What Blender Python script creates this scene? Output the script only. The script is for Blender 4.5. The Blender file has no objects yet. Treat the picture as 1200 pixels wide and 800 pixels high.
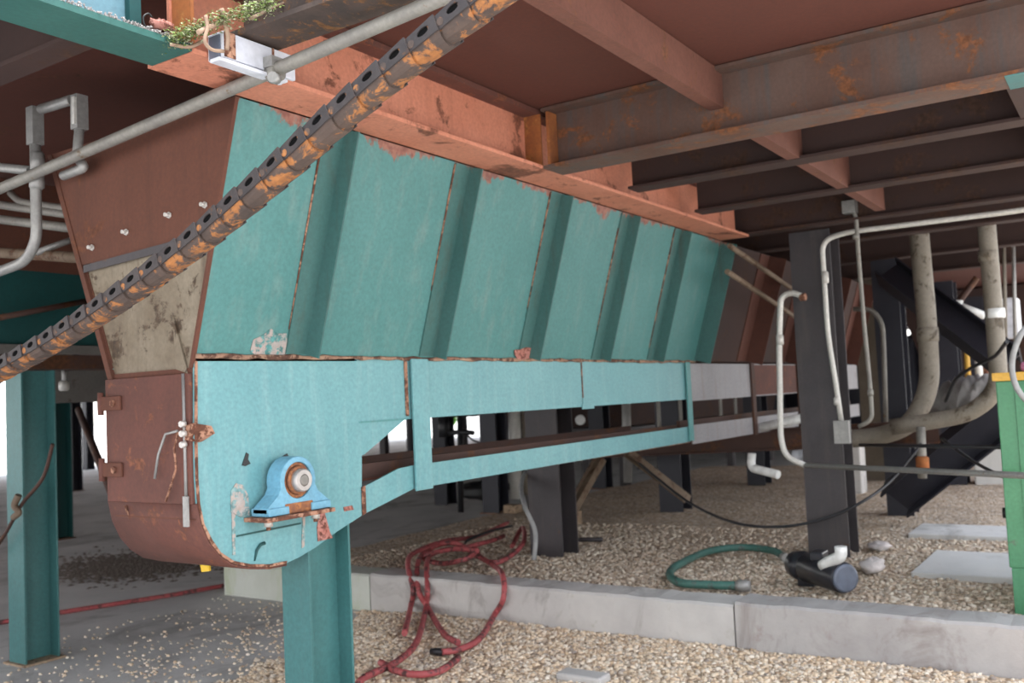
import bpy, bmesh, math, random
import numpy as np
from mathutils import Vector, Matrix
random.seed(7); np.random.seed(7)
C = bpy.context.scene.collection
# ------------------------------------------------------------ camera frame (X along the conveyor, Y across it, Z up)
F = 1113.0; H = 1.5
_n = lambda v: v/np.linalg.norm(v)
AX = _n(np.array([740., -30., -F])); _y = np.array([-1680., -142., -F])
AY = _n(_y-AX*(_y@AX)); AZ = np.cross(AX, AY)
def at(u, v, ax, val):
    """point of the plane (axis ax = val) seen at pixel u, v of the photograph: used to read off real sizes"""
    d = np.array([u-600., 400.-v, -F]); d = np.array([d@AX, d@AY, d@AZ]); c = np.array([0, 0, H])
    return Vector(c+d*((val-c[ax])/d[ax]))
# ------------------------------------------------------------ materials
def newmat(name):
    m = bpy.data.materials.new(name); m.use_nodes = True
    nt = m.node_tree; nt.nodes.clear()
    out = nt.nodes.new('ShaderNodeOutputMaterial'); b = nt.nodes.new('ShaderNodeBsdfPrincipled')
    nt.links.new(b.outputs[0], out.inputs[0]); return m, nt, b
def noise(nt, scale, detail=4, rough=.6, vec=None, dist=0):
    n = nt.nodes.new('ShaderNodeTexNoise'); n.inputs['Scale'].default_value = scale
    n.inputs['Detail'].default_value = detail; n.inputs['Roughness'].default_value = rough
    n.inputs['Distortion'].default_value = dist
    if vec is not None: nt.links.new(vec, n.inputs['Vector'])
    return n.outputs['Fac']
def ramp(nt, fac, lo, hi, a=0., b=1.):
    r = nt.nodes.new('ShaderNodeMapRange'); r.inputs['From Min'].default_value = lo; r.inputs['From Max'].default_value = hi
    r.inputs['To Min'].default_value = a; r.inputs['To Max'].default_value = b
    nt.links.new(fac, r.inputs['Value']); return r.outputs[0]
def mix(nt, fac, a, b, mode='MIX'):
    m = nt.nodes.new('ShaderNodeMix'); m.data_type = 'RGBA'; m.blend_type = mode
    if isinstance(fac, (int, float)): m.inputs[0].default_value = fac
    else: nt.links.new(fac, m.inputs[0])
    for s, i in ((a, 6), (b, 7)):
        if isinstance(s, tuple): m.inputs[i].default_value = (*s, 1)
        else: nt.links.new(s, m.inputs[i])
    return m.outputs[2]
def coords(nt, scale=(1, 1, 1)):
    g = nt.nodes.new('ShaderNodeNewGeometry'); mp = nt.nodes.new('ShaderNodeMapping')
    mp.inputs['Scale'].default_value = scale; nt.links.new(g.outputs['Position'], mp.inputs[0]); return mp.outputs[0]
def bump(nt, b, fac, strength=.3, dist=.01):
    n = nt.nodes.new('ShaderNodeBump'); n.inputs['Strength'].default_value = strength; n.inputs['Distance'].default_value = dist
    nt.links.new(fac, n.inputs['Height']); nt.links.new(n.outputs[0], b.inputs['Normal'])
def steel(name, c1, c2, rust=None, amount=.3, scale=3., rough=.6, metal=0., streak=None, streak_amt=.5, rust2=None, bmp=.15, zr=None, sp=.35):
    """weathered coating: two tones, vertical streaks of dirt, patches of rust"""
    m, nt, b = newmat(name)
    col = mix(nt, ramp(nt, noise(nt, scale, 5, .6, coords(nt)), .3, .7), c1, c2)
    if streak:
        s = noise(nt, 9, 4, .6, coords(nt, (1.6, 1.6, .14)))
        col = mix(nt, ramp(nt, s, .52, .78, 0, streak_amt), col, streak)
    if rust:
        f = ramp(nt, noise(nt, scale*1.7, 8, .72, coords(nt), .4), .74-amount, .80-amount)
        rc = mix(nt, ramp(nt, noise(nt, 40, 3, .6, coords(nt)), .35, .65), rust, rust2 or tuple(x*.5 for x in rust))
        col = mix(nt, f, col, rc)
    if zr:                                  # corrosion creeping in from a seam at height zr[0], fading out at zr[1]
        g = nt.nodes.new('ShaderNodeSeparateXYZ'); nt.links.new(coords(nt), g.inputs[0])
        zz = ramp(nt, g.outputs[2], zr[1], zr[0]); nn = noise(nt, 5.5, 7, .7, coords(nt, (1, 1, .7)))
        ad = nt.nodes.new('ShaderNodeMath'); ad.operation = 'MULTIPLY_ADD'; ad.inputs[1].default_value = .62
        nt.links.new(zz, ad.inputs[0]); nt.links.new(nn, ad.inputs[2])
        col = mix(nt, ramp(nt, ad.outputs[0], 1.04, 1.09), col, mix(nt, ramp(nt, noise(nt, 24, 3, .6, coords(nt)), .4, .6), (.20, .07, .05), (.30, .13, .09)))
    fine = noise(nt, 60, 3, .6, coords(nt))
    col = mix(nt, ramp(nt, fine, .3, .7, 0, .22), col, (.02, .02, .02))
    nt.links.new(col, b.inputs['Base Color']); b.inputs['Roughness'].default_value = rough; b.inputs['Metallic'].default_value = metal
    b.inputs['Specular IOR Level'].default_value = sp
    bump(nt, b, noise(nt, 25, 5, .65, coords(nt)), bmp, .006)
    return m
def plain(name, c, rough=.5, metal=0., spec=.5):
    m, nt, b = newmat(name)
    col = mix(nt, ramp(nt, noise(nt, 18, 4, .6, coords(nt)), .3, .7), c, tuple(x*.72 for x in c))
    nt.links.new(col, b.inputs['Base Color']); b.inputs['Roughness'].default_value = rough; b.inputs['Metallic'].default_value = metal
    b.inputs['Specular IOR Level'].default_value = spec
    return m
M = {}
M['teal'] = steel('teal paint', (0.084, 0.264, 0.264), (0.112, 0.312, 0.312), (0.240, 0.136, 0.096), .08, 2.2, .45, streak=(.18, .30, .28), streak_amt=.5)
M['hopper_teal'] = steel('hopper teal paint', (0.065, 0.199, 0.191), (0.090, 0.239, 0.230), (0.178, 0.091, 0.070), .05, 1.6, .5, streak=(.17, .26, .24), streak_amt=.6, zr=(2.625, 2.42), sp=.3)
M['shaded_rib_teal'] = steel('rib teal with painted shade', (0.048, 0.131, 0.123), (0.066, 0.154, 0.144), (0.120, 0.058, 0.042), .08, 2.5, .5, streak=(0.072, 0.087, 0.072), streak_amt=.7, zr=(2.66, 2.38), sp=.25)  # darker than the hopper plate: shade of the standing legs put into colour
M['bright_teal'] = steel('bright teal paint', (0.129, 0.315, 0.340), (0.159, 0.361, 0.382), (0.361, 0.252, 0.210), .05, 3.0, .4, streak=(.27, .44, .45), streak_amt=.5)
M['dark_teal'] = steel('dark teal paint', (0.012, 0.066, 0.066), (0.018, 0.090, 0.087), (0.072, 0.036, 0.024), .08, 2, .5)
M['column_teal'] = steel('column teal paint', (0.049, 0.161, 0.161), (0.071, 0.206, 0.206), (0.188, 0.150, 0.120), .07, 2.5, .4, streak=(.08, .17, .17))
M['sky_teal'] = steel('pale blue paint', (0.143, 0.285, 0.345), (0.188, 0.330, 0.390), (0.225, 0.090, 0.060), .10, 3, .5)
M['rust_plate'] = steel('rusted plate', (0.107, 0.038, 0.023), (0.146, 0.054, 0.033), (0.189, 0.063, 0.027), .14, 2, .8, streak=(0.065, 0.030, 0.020), streak_amt=.5)
M['door_rust'] = steel('rusted door', (.150, .055, .040), (.105, .042, .032), (0.248, 0.088, 0.046), .17, 5, .75, streak=(0.078, 0.036, 0.029), streak_amt=.5)
M['worn_plate'] = steel('worn chute plate', (0.170, 0.128, 0.085), (0.289, 0.242, 0.178), (0.102, 0.064, 0.038), .20, 4, .7, streak=(0.111, 0.076, 0.051), streak_amt=.9)
M['salmon'] = steel('salmon primer', (0.552, 0.201, 0.122), (0.653, 0.262, 0.167), (0.276, 0.098, 0.057), .17, 2.6, .65, streak=(.40, .15, .09), streak_amt=.6)
M['ceiling'] = steel('red oxide deck plate', (0.093, 0.029, 0.019), (0.115, 0.036, 0.024), (0.124, 0.044, 0.022), .14, 1.2, .85, streak=None)
M['stiff'] = steel('rusty stiffener', (0.137, 0.053, 0.036), (0.180, 0.074, 0.052), (0.216, 0.087, 0.043), .16, 4, .8)
M['beam'] = steel('weathered beam', (.105, .052, .036), (.135, .085, .068), (.24, .09, .035), .20, 3.0, .7, streak=(.065, .085, .09), streak_amt=.75)
M['dark_beam'] = steel('dark rusty beam', (0.041, 0.022, 0.019), (0.056, 0.029, 0.024), (0.075, 0.034, 0.020), .2, 2.2, .8)
M['mossy_beam'] = steel('corroded beam', (.06, .045, .04), (.11, .075, .06), (.28, .13, .05), .2, 6, .85)
M['flange_rust'] = steel('orange rust', (.42, .14, .04), (.26, .09, .035), (.5, .2, .06), .2, 9, .9)
M['black_steel'] = steel('black painted steel', (0.048, 0.042, 0.046), (0.068, 0.059, 0.064), (0.120, 0.068, 0.048), .12, 3, .5, streak=(.11, .09, .08), streak_amt=.5)
M['navy_steel'] = steel('blue black steel', (0.021, 0.021, 0.032), (0.032, 0.032, 0.043), (0.056, 0.035, 0.028), .08, 3, .5)
M['brown_steel'] = steel('brown steel', (0.058, 0.028, 0.021), (0.085, 0.041, 0.031), (0.130, 0.050, 0.020), .2, 3, .7)
M['chain_dark'] = steel('chain steel', (0.040, 0.033, 0.034), (0.061, 0.050, 0.049), (0.144, 0.065, 0.029), .12, 16, .6, .2, bmp=.5)
M['chain_rust'] = steel('chain rust', (0.058, 0.043, 0.038), (0.109, 0.072, 0.056), (.40, .16, .05), .235, 11, .7, .1, rust2=(.27, .11, .04), bmp=.6)
M['galv'] = steel('galvanized steel', (0.289, 0.281, 0.272), (0.383, 0.374, 0.357), (0.306, 0.153, 0.076), .10, 7, .45, .35)
M['galv_dull'] = steel('dull conduit', (0.221, 0.204, 0.187), (0.297, 0.281, 0.246), (0.255, 0.170, 0.102), .14, 7, .55, .2)
M['white_conduit'] = steel('pale conduit', (.58, .56, .52), (.68, .66, .62), (.4, .3, .22), .08, 8, .4, .1)
M['tan_pipe'] = steel('tan dusty pipe', (0.200, 0.168, 0.128), (0.272, 0.240, 0.200), (0.128, 0.096, 0.064), .18, 3, .6)
M['olive_brace'] = steel('olive rusty brace', (.16, .11, .075), (.23, .17, .12), (.14, .07, .04), .2, 6, .7)
M['flange_teal'] = steel('deep green paint', (0.030, 0.112, 0.098), (0.045, 0.143, 0.124), (0.188, 0.150, 0.120), .07, 2.5, .5)
M['scuff'] = steel('scuffed paint edge', (.50, .36, .30), (.40, .38, .36), (.25, .42, .42), .25, 18, .8)
M['dull_grey'] = steel('dull grey beam', (0.140, 0.130, 0.119), (0.182, 0.168, 0.154), (0.105, 0.070, 0.049), .15, 4, .7)
M['rust_dim'] = steel('dim rust', (0.092, 0.033, 0.023), (0.120, 0.046, 0.031), (0.128, 0.046, 0.024), .14, 3, .8)
M['dirt'] = plain('dark dirt', (.17, .14, .12), .95)
M['olive_dim'] = steel('olive brown steel', (.11, .085, .06), (.15, .12, .09), (.1, .06, .04), .15, 3, .7)
M['white'] = plain('white metal', (.72, .73, .80), .4)
M['pvc'] = plain('white plastic', (.85, .85, .83), .35)
M['bolt'] = plain('bolt metal', (.62, .58, .54), .4, .3)
M['blue_bearing'] = steel('light blue paint', (0.128, 0.336, 0.480), (0.192, 0.416, 0.544), (.3, .12, .06), .08, 10, .4)
M['bear_rust'] = steel('bearing rust', (.30, .12, .06), (.20, .08, .045), (.5, .2, .07), .25, 30, .8)
M['shaft'] = plain('shaft steel', (.48, .44, .42), .4, .5)
M['rust_edge'] = steel('rusty edge', (.34, .16, .10), (.48, .27, .18), (.16, .06, .035), .28, 12, .85)
M['seam'] = steel('rusty weld seam', (.42, .27, .18), (.26, .13, .09), (.13, .06, .04), .25, 9, .9, bmp=.6)
M['pink_rust'] = steel('pink rust patch', (.42, .15, .12), (.5, .24, .2), (.2, .07, .05), .25, 20, .9)
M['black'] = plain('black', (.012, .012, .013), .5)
M['hole_shade'] = plain('painted hole shade', (.006, .006, .006), 1, 0, .05)  # for black discs that paint the shade inside the chain link holes
M['rubber'] = plain('black rubber', (.02, .02, .024), .45)
M['motor'] = steel('black motor casing', (.016, .016, .02), (.03, .03, .038), (.05, .045, .06), .1, 9, .3)
M['motor_cap'] = plain('motor end cap', (.13, .15, .2), .4)
M['red_hose'] = steel('red rubber hose', (.40, .07, .08), (.50, .13, .13), (.14, .06, .06), .22, 9, .55)
M['green_hose'] = steel('green hose', (.05, .145, .12), (.075, .19, .16), (.12, .16, .14), .2, 9, .5)
M['grey_hose'] = plain('grey flexible conduit', (.30, .30, .30), .6)
M['green_paint'] = steel('green cabinet paint', (0.064, 0.221, 0.111), (0.085, 0.264, 0.136), (0.136, 0.187, 0.128), .1, 3, .4, streak=(.10, .28, .17))
M['yellow'] = steel('yellow rim', (.62, .35, .05), (.72, .42, .08), (.4, .2, .05), .15, 9, .5)
M['tape'] = plain('yellow tag', (.85, .55, .02), .5)
M['wood'] = steel('weathered wood', (.33, .22, .14), (.45, .34, .24), (.2, .14, .1), .2, 14, .9)
M['grey_beam'] = steel('pale grey trough', (0.295, 0.287, 0.303), (0.361, 0.353, 0.369), (0.180, 0.115, 0.090), .12, 2, .6, streak=(.27, .21, .18), streak_amt=.8)
M['tarp'] = plain('crumpled plastic', (0.336, 0.312, 0.304), .5)
M['rag'] = plain('white rag', (.62, .56, .54), .9)
M['moss'] = plain('moss and lichen', (.17, .24, .06), .95)
M['leafy'] = plain('pale lichen', (.38, .40, .24), .95)
M['twig'] = plain('dry twig', (.40, .27, .19), .9)
M['foliage'] = plain('tree leaves', (.10, .26, .035), .7)
M['bark'] = plain('bark', (.10, .07, .05), .9)
M['purple'] = plain('purple cap', (.35, .12, .2), .5)

def concrete(name, c1, c2, stain, stain2, sc=1.2, sp=True):
    m, nt, b = newmat(name)
    col = mix(nt, ramp(nt, noise(nt, sc, 6, .65, coords(nt)), .35, .65), c1, c2)
    col = mix(nt, ramp(nt, noise(nt, sc*.6, 5, .7, coords(nt, (1, 1.9, 1)), .8), .52, .66, 0, .75), col, stain)
    col = mix(nt, ramp(nt, noise(nt, sc*3.1, 6, .7, coords(nt)), .60, .72, 0, .6), col, stain2)
    if sp:
        col = mix(nt, ramp(nt, noise(nt, 55, 2, .5, coords(nt)), .66, .72, 0, .7), col, (.55, .50, .43))
    nt.links.new(col, b.inputs['Base Color']); b.inputs['Roughness'].default_value = .9
    bump(nt, b, noise(nt, 30, 6, .7, coords(nt)), .35, .008); return m
M['slab'] = concrete('concrete slab', (.50, .50, .50), (.62, .61, .60), (.26, .25, .24), (.34, .32, .30))
M['curb'] = concrete('concrete curb', (.46, .44, .43), (.56, .54, .52), (.27, .24, .225), (.36, .35, .28), 2.6, False)
M['pale_curb'] = concrete('mossy concrete', (.50, .52, .46), (.58, .60, .55), (.42, .47, .30), (.44, .36, .27), 2.2, False)
M['curb_dark'] = concrete('stained curb', (.34, .32, .315), (.44, .42, .41), (.22, .185, .17), (.27, .21, .19), 2.2, False)
M['far_ground'] = concrete('pale yard concrete', (.60, .59, .57), (.66, .66, .64), (.5, .49, .47), (.5, .49, .47), .4, False)
def gravel_mat(name, lo=1., bumps=True):
    m, nt, b = newmat(name)
    v = nt.nodes.new('ShaderNodeTexVoronoi'); v.inputs['Scale'].default_value = 38; nt.links.new(coords(nt), v.inputs['Vector'])
    sep = nt.nodes.new('ShaderNodeSeparateColor'); nt.links.new(v.outputs['Color'], sep.inputs[0])
    col = mix(nt, ramp(nt, sep.outputs[0], 0, 1), (.36*lo, .25*lo, .16*lo), (.68*lo, .55*lo, .42*lo))
    col = mix(nt, ramp(nt, sep.outputs[1], .78, .95, 0, .8), col, (.80*lo, .74*lo, .66*lo))
    col = mix(nt, ramp(nt, sep.outputs[2], .80, .95, 0, .8), col, (.20*lo, .16*lo, .13*lo))
    col = mix(nt, ramp(nt, noise(nt, 1.1, 4, .6, coords(nt)), .5, .7, 0, .35), col, (.24*lo, .19*lo, .15*lo))
    nt.links.new(col, b.inputs['Base Color']); b.inputs['Roughness'].default_value = .85
    bump(nt, b, ramp(nt, v.outputs['Distance'], 0, .7, 1, 0), .9, .012); return m
M['gravel'] = gravel_mat('pea gravel', 1.22); M['gravel_dull'] = gravel_mat('darker gravel', 1.0)  # same gravel in a darker tone for the bed behind the curb
def pebble_mat(name, cols):
    m, nt, b = newmat(name); g = nt.nodes.new('ShaderNodeNewGeometry')
    r = nt.nodes.new('ShaderNodeValToRGB'); nt.links.new(g.outputs['Random Per Island'], r.inputs[0])
    e = r.color_ramp.elements; e[0].color = (*cols[0], 1); e[1].color = (*cols[-1], 1)
    for i, c in enumerate(cols[1:-1]): x = e.new((i+1)/(len(cols)-1)); x.color = (*c, 1)
    nt.links.new(r.outputs[0], b.inputs['Base Color']); b.inputs['Roughness'].default_value = .75; return m
M['pebble'] = pebble_mat('pebbles', [(.52, .37, .24), (.82, .66, .48), (.38, .27, .18), (.90, .81, .69), (.68, .51, .35), (.85, .73, .58), (.30, .25, .22)])
M['pebble_dull'] = pebble_mat('darker pebbles', [(.42, .32, .23), (.62, .50, .39), (.27, .21, .16), (.76, .68, .57), (.50, .40, .30)])

# ------------------------------------------------------------ mesh helpers
class MB:
    def __init__(s): s.v = []; s.f = []; s.sm = []
    def add(s, vs, fs, smooth=False):
        n = len(s.v); s.v += [tuple(v) for v in vs]; s.f += [tuple(i+n for i in f) for f in fs]; s.sm += [smooth]*len(fs); return s
    def box(s, x0, x1, y0, y1, z0, z1):
        vs = [(x, y, z) for z in (z0, z1) for y in (y0, y1) for x in (x0, x1)]
        return s.add(vs, [(0, 2, 3, 1), (4, 5, 7, 6), (0, 1, 5, 4), (2, 6, 7, 3), (0, 4, 6, 2), (1, 3, 7, 5)])
    def hexa(s, a, b):                      # two quads (lists of 4 points), joined
        return s.add(list(a)+list(b), [(3, 2, 1, 0), (4, 5, 6, 7), (0, 1, 5, 4), (1, 2, 6, 5), (2, 3, 7, 6), (3, 0, 4, 7)])
    def prism(s, pts, off):                 # planar polygon pushed by vector off
        n = len(pts); off = Vector(off); a = [Vector(p) for p in pts]
        return s.add(a+[p+off for p in a], [tuple(range(n))[::-1], tuple(range(n, 2*n))]+[(i, (i+1) % n, n+(i+1) % n, n+i) for i in range(n)])
    def tube(s, pts, r, n=12, cap=True):
        pts = [Vector(p) for p in pts]; rs = r if isinstance(r, (list, tuple)) else [r]*len(pts)
        vs = []; fs = []; up = None
        for i, p in enumerate(pts):
            t = (pts[min(i+1, len(pts)-1)]-pts[max(i-1, 0)]).normalized()
            if up is None:
                up = Vector((0, 0, 1)) if abs(t.z) < .9 else Vector((1, 0, 0))
            up = (up-t*up.dot(t)).normalized(); w = t.cross(up)
            for k in range(n):
                a = 2*math.pi*k/n; vs.append(p+(up*math.cos(a)+w*math.sin(a))*rs[i])
        for i in range(len(pts)-1):
            for k in range(n): fs.append((i*n+k, i*n+(k+1) % n, (i+1)*n+(k+1) % n, (i+1)*n+k))
        s.add(vs, fs, True)
        if cap:
            m = len(pts)-1; b = len(s.v)-len(vs)
            s.f += [tuple(b+k for k in range(n))[::-1], tuple(b+m*n+k for k in range(n))]; s.sm += [False, False]
        return s
    def disc(s, c, axis, r, h, n=20):       # cylinder centred at c along axis
        a = Vector(axis).normalized(); c = Vector(c); return s.tube([c-a*h/2, c+a*h/2], r, n)
    def ibeam(s, a, b, w, h, tf=.014, tw=.01, flat='z'):
        """I section from a to b; flanges face direction flat"""
        a = Vector(a); b = Vector(b); t = (b-a).normalized()
        f = {'z': Vector((0, 0, 1)), 'x': Vector((1, 0, 0)), 'y': Vector((0, 1, 0))}[flat] if isinstance(flat, str) else Vector(flat)
        f = (f-t*f.dot(t)).normalized(); q = t.cross(f)
        for (p, hw, hh) in ((f*(h/2-tf/2), w/2, tf/2), (-f*(h/2-tf/2), w/2, tf/2), (f*0, tw/2, h/2-tf)):
            A = [a+p+q*sx*hw+f*sy*hh for sx, sy in ((-1, -1), (1, -1), (1, 1), (-1, 1))]
            s.hexa(A, [x+(b-a) for x in A])
        return s
    def bar(s, a, b, w, h, up=(0, 0, 1)):
        a = Vector(a); b = Vector(b); t = (b-a).normalized(); f = Vector(up); f = (f-t*f.dot(t)).normalized(); q = t.cross(f)
        A = [a+q*sx*w/2+f*sy*h/2 for sx, sy in ((-1, -1), (1, -1), (1, 1), (-1, 1))]
        return s.hexa(A, [x+(b-a) for x in A])
    def build(s, name, mat, parent=None, bevel=0, kind=None):
        me = bpy.data.meshes.new(name); me.from_pydata(s.v, [], s.f)
        me.polygons.foreach_set('use_smooth', s.sm)
        bm = bmesh.new(); bm.from_mesh(me); bmesh.ops.recalc_face_normals(bm, faces=bm.faces); bm.to_mesh(me); bm.free()
        o = bpy.data.objects.new(name, me); C.objects.link(o); me.materials.append(M[mat] if isinstance(mat, str) else mat)
        if parent is not None:
            r = parent
            base = Vector((0, 0, 0))
            while r is not None: base += r.location; r = r.parent
            me.transform(Matrix.Translation(-base)); o.parent = parent
        else:
            vs = np.array([v.co[:] for v in me.vertices]); c = Vector(((vs[:, 0].min()+vs[:, 0].max())/2, (vs[:, 1].min()+vs[:, 1].max())/2, vs[:, 2].min()))
            me.transform(Matrix.Translation(-c)); o.location = c
        if bevel:
            b = o.modifiers.new('bevel', 'BEVEL'); b.width = bevel; b.segments = 2; b.limit_method = 'ANGLE'
        if kind: o['kind'] = kind
        return o
def tag(o, label, cat, group=None, kind=None):
    o['label'] = label; o['category'] = cat
    if group: o['group'] = group
    if kind: o['kind'] = kind
    return o
def empty(name, loc, label, cat, group=None):
    o = bpy.data.objects.new(name, None); o.empty_display_size = .1; C.objects.link(o); o.location = loc
    return tag(o, label, cat, group)
def smooth(pts, n=8):                       # Catmull-Rom through the points
    P = [Vector(p) for p in pts]; P = [P[0]*2-P[1]]+P+[P[-1]*2-P[-2]]; out = []
    for i in range(1, len(P)-2):
        for k in range(n):
            t = k/n; a, b, c, d = P[i-1:i+3]
            out.append(.5*((2*b)+(c-a)*t+(2*a-5*b+4*c-d)*t*t+(3*b-a-3*c+d)*t**3))
    out.append(P[-2]); return out
def fillet(pts, r, n=6):                    # straight runs with rounded corners
    P = [Vector(p) for p in pts]; out = [P[0]]
    for i in range(1, len(P)-1):
        a = (P[i-1]-P[i]); b = (P[i+1]-P[i]); rr = min(r, a.length*.49, b.length*.49)
        A = P[i]+a.normalized()*rr; B = P[i]+b.normalized()*rr
        for k in range(n+1): t = k/n; out.append(A*(1-t)**2+P[i]*2*t*(1-t)+B*t*t)
    out.append(P[-1]); return out

# ============================================================ SETTING
CZ = 2.93
MB().box(-6, 34, -.6, 24, -.3, 0).build('floor', 'slab', kind='structure')
yd = MB(); yd.box(-160, 160, -160, -.6, -.32, -.01); yd.box(-160, -6, -.6, 160, -.32, -.01); yd.box(34, 160, -.6, 160, -.32, -.01); yd.box(-6, 34, 24, 160, -.32, -.01)
yd.build('floor', 'far_ground', kind='structure')
cl = MB(); cl.box(2.0, 30, .05, 2.5, CZ, CZ+.05); cl.box(-1.5, 30, 2.5, 26, CZ, CZ+.05)  # unseen edges near the camera set back so skylight gets in
cl.build('ceiling', 'ceiling', kind='structure')
# ---- beams under the deck
BY = 2.52
def beam_obj(a, b, w, h, mat, label, flat='z', tf=.016, tw=.012, group=None, name='steel_beam'):
    m = MB().ibeam(a, b, w, h, tf, tw, flat); o = m.build(name, mat); tag(o, label, 'beam', group); return o
# salmon main beam: web, flanges as parts
t = empty('steel_beam', (1.90, BY, 2.62), 'salmon red main beam running along the top of the teal hopper', 'beam')
MB().box(1.90, 6.95, BY-.11, BY+.11, 2.62, 2.637).build('bottom_flange', 'salmon', t)
MB().box(1.90, 6.95, BY-.006, BY+.006, 2.637, 2.90).build('web', 'salmon', t)
MB().box(1.90, 6.95, BY-.09, BY+.11, 2.90, 2.925).build('top_flange', 'door_rust', t)
MB().box(4.0, 4.012, BY-.10, BY-.006, 2.64, 2.90).build('stiffener', 'flange_rust', t)
MB().box(1.91, 1.922, BY-.10, BY-.006, 2.64, 2.90).build('stiffener', 'flange_rust', t)
t = empty('steel_beam', (-1.2, BY, 2.62), 'teal painted beam with a pale blue web in the top left corner', 'beam')
MB().box(-1.2, 1.895, BY-.12, BY+.08, 2.62, 2.64).build('bottom_flange', 'flange_teal', t)
MB().box(-1.2, 1.78, BY-.006, BY+.006, 2.64, 3.4).build('web', 'sky_teal', t)
MB().box(-1.2, 1.895, BY-.12, BY+.08, 3.4, 3.42).build('top_flange', 'column_teal', t)
MB().box(1.74, 1.78, BY-.03, BY-.007, 2.641, 3.39).build('end_plate', 'dark_teal', t)
# dirt and lichen along the flange
lm = MB()
for i in range(2600):
    x = 1.0+.9*random.random()**.7; y = BY-random.uniform(.03, .122); r = random.uniform(.002, .006)
    z = 2.640+random.random()**2*.012
    d = Vector((random.gauss(0, 1), random.gauss(0, 1), random.gauss(0, 1))).normalized()*r; e = d.orthogonal().normalized()*r; f = d.cross(e).normalized()*r*.7; c = Vector((x, y, z+r*.5))
    lm.add([c-d, c+e, c+d, c-e, c+f, c-f], [(0, 1, 4), (1, 2, 4), (2, 3, 4), (3, 0, 4), (1, 0, 5), (2, 1, 5), (3, 2, 5), (0, 3, 5)])
tag(lm.build('dirt', 'tarp'), 'crumbly pale dirt lying along the top left beam flange', 'dirt', kind='stuff')
# cross beams along Y
def cross(x, y0, y1, w, h, mat, label, z0=2.62):
    t = empty('steel_beam', (x, y0, z0), label, 'beam')
    MB().box(x-w/2, x+w/2, y0, y1, z0, z0+.016).build('bottom_flange', mat, t)
    MB().box(x-.006, x+.006, y0, y1, z0+.016, z0+h-.016).build('web', mat, t)
    MB().box(x-w/2, x+w/2, y0, y1, z0+h-.016, z0+h).build('top_flange', mat, t)
    return t
cb = cross(4.09, .06, 2.41, .19, .305, 'beam', 'large weathered cross beam running to the upper right corner')
MB().box(3.990, 4.19, .06, .36, 2.6165, 2.6198).build('paint_patch', 'column_teal', cb)
MB().box(4.0, 4.08, 2.37, 2.385, 2.636, 2.904).build('stiffener', 'flange_rust', cb)
cross(2.12, 0.3, 2.41, .18, .23, 'mossy_beam', 'corroded dark cross beam with orange rust above the grey conduit', 2.70)
cross(5.0, .06, 2.41, .14, .26, 'dark_beam', 'dark brown cross beam just behind the large weathered cross beam', 2.665)
cross(5.98, .06, 2.41, .14, .26, 'dark_beam', 'dark brown cross beam meeting the far end of the salmon beam', 2.665)
cross(7.05, .06, 2.9, .14, .28, 'dark_beam', 'dark cross beam right above the tall black post', 2.645)
for x, l in ((8.05, 'dark cross beam under the deck, first behind the tall black post'), (9.6, 'dark cross beam under the deck above the tan pipes'), (11.2, 'dark cross beam under the deck, farthest of those above the tan pipes')):
    cross(x, .06, 8, .14, .28, 'dark_beam', l, 2.645)
# stiffeners along X (angles)
def angle(x0, x1, y, z0, mat, label):
    t = empty('angle_iron', (x0, y, z0), label, 'beam')
    MB().box(x0, x1, y-.005, y+.005, z0, CZ-.005).build('upright_leg', mat, t); MB().box(x0, x1, y+.005, y+.06, z0, z0+.01).build('bottom_leg', mat, t)
angle(2.0, 4.08, 1.50, 2.755, 'stiff', 'red rusty angle iron crossing the ceiling to the large cross beam')
angle(4.10, 6.9, 1.42, 2.67, 'stiff', 'red rusty angle iron between the dark beams behind the large cross beam')
angle(4.10, 6.9, .33, 2.67, 'dark_beam', 'dark angle iron dropping down at the right edge of the picture')
cross(1.76, 2.65, 9.5, .10, .22, 'dark_beam', 'brown beam under the deck in the top left corner behind the teal beam', 2.70)
cross(.95, 2.65, 9.5, .10, .16, 'dark_beam', 'small brown beam under the deck at the far left edge', 2.76)

# ============================================================ HOPPER (teal)
Z0, Z1 = 1.705, 2.618
YB0, YB1 = 2.915, 3.43          # throat
YT0, YT1 = 2.640, 3.80          # top
def yn(z): return YB0+(YT0-YB0)*(z-Z0)/(Z1-Z0)
def yf(z): return YB1+(YT1-YB1)*(z-Z0)/(Z1-Z0)
HX0, HX1 = 2.275, 7.0
t = empty('hopper', (HX0, 3.17, Z0), 'long teal steel hopper with slanted side and ribs under the salmon beam', 'hopper')
hop = t
th = .008
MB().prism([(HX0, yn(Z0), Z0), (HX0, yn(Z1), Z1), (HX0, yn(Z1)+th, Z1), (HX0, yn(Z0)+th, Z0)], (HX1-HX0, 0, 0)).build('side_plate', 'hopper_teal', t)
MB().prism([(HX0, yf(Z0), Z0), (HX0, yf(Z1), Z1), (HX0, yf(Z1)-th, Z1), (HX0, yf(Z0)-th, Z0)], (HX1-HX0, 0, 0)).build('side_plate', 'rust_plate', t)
MB().prism([(HX1, yn(Z0), Z0), (HX1, yn(Z1), Z1), (HX1, yf(Z1), Z1), (HX1, yf(Z0), Z0)], (-th, 0, 0)).build('end_plate', 'rust_plate', t)
zs = 2.20
MB().prism([(HX0, yn(zs-.08), zs-.08), (HX0, yn(Z1), Z1), (HX0, yf(Z1)+.02, Z1), (HX0, yf(zs-.08)+.01, zs-.08)], (-.010, 0, 0)).build('end_plate', 'rust_plate', t)
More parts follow.
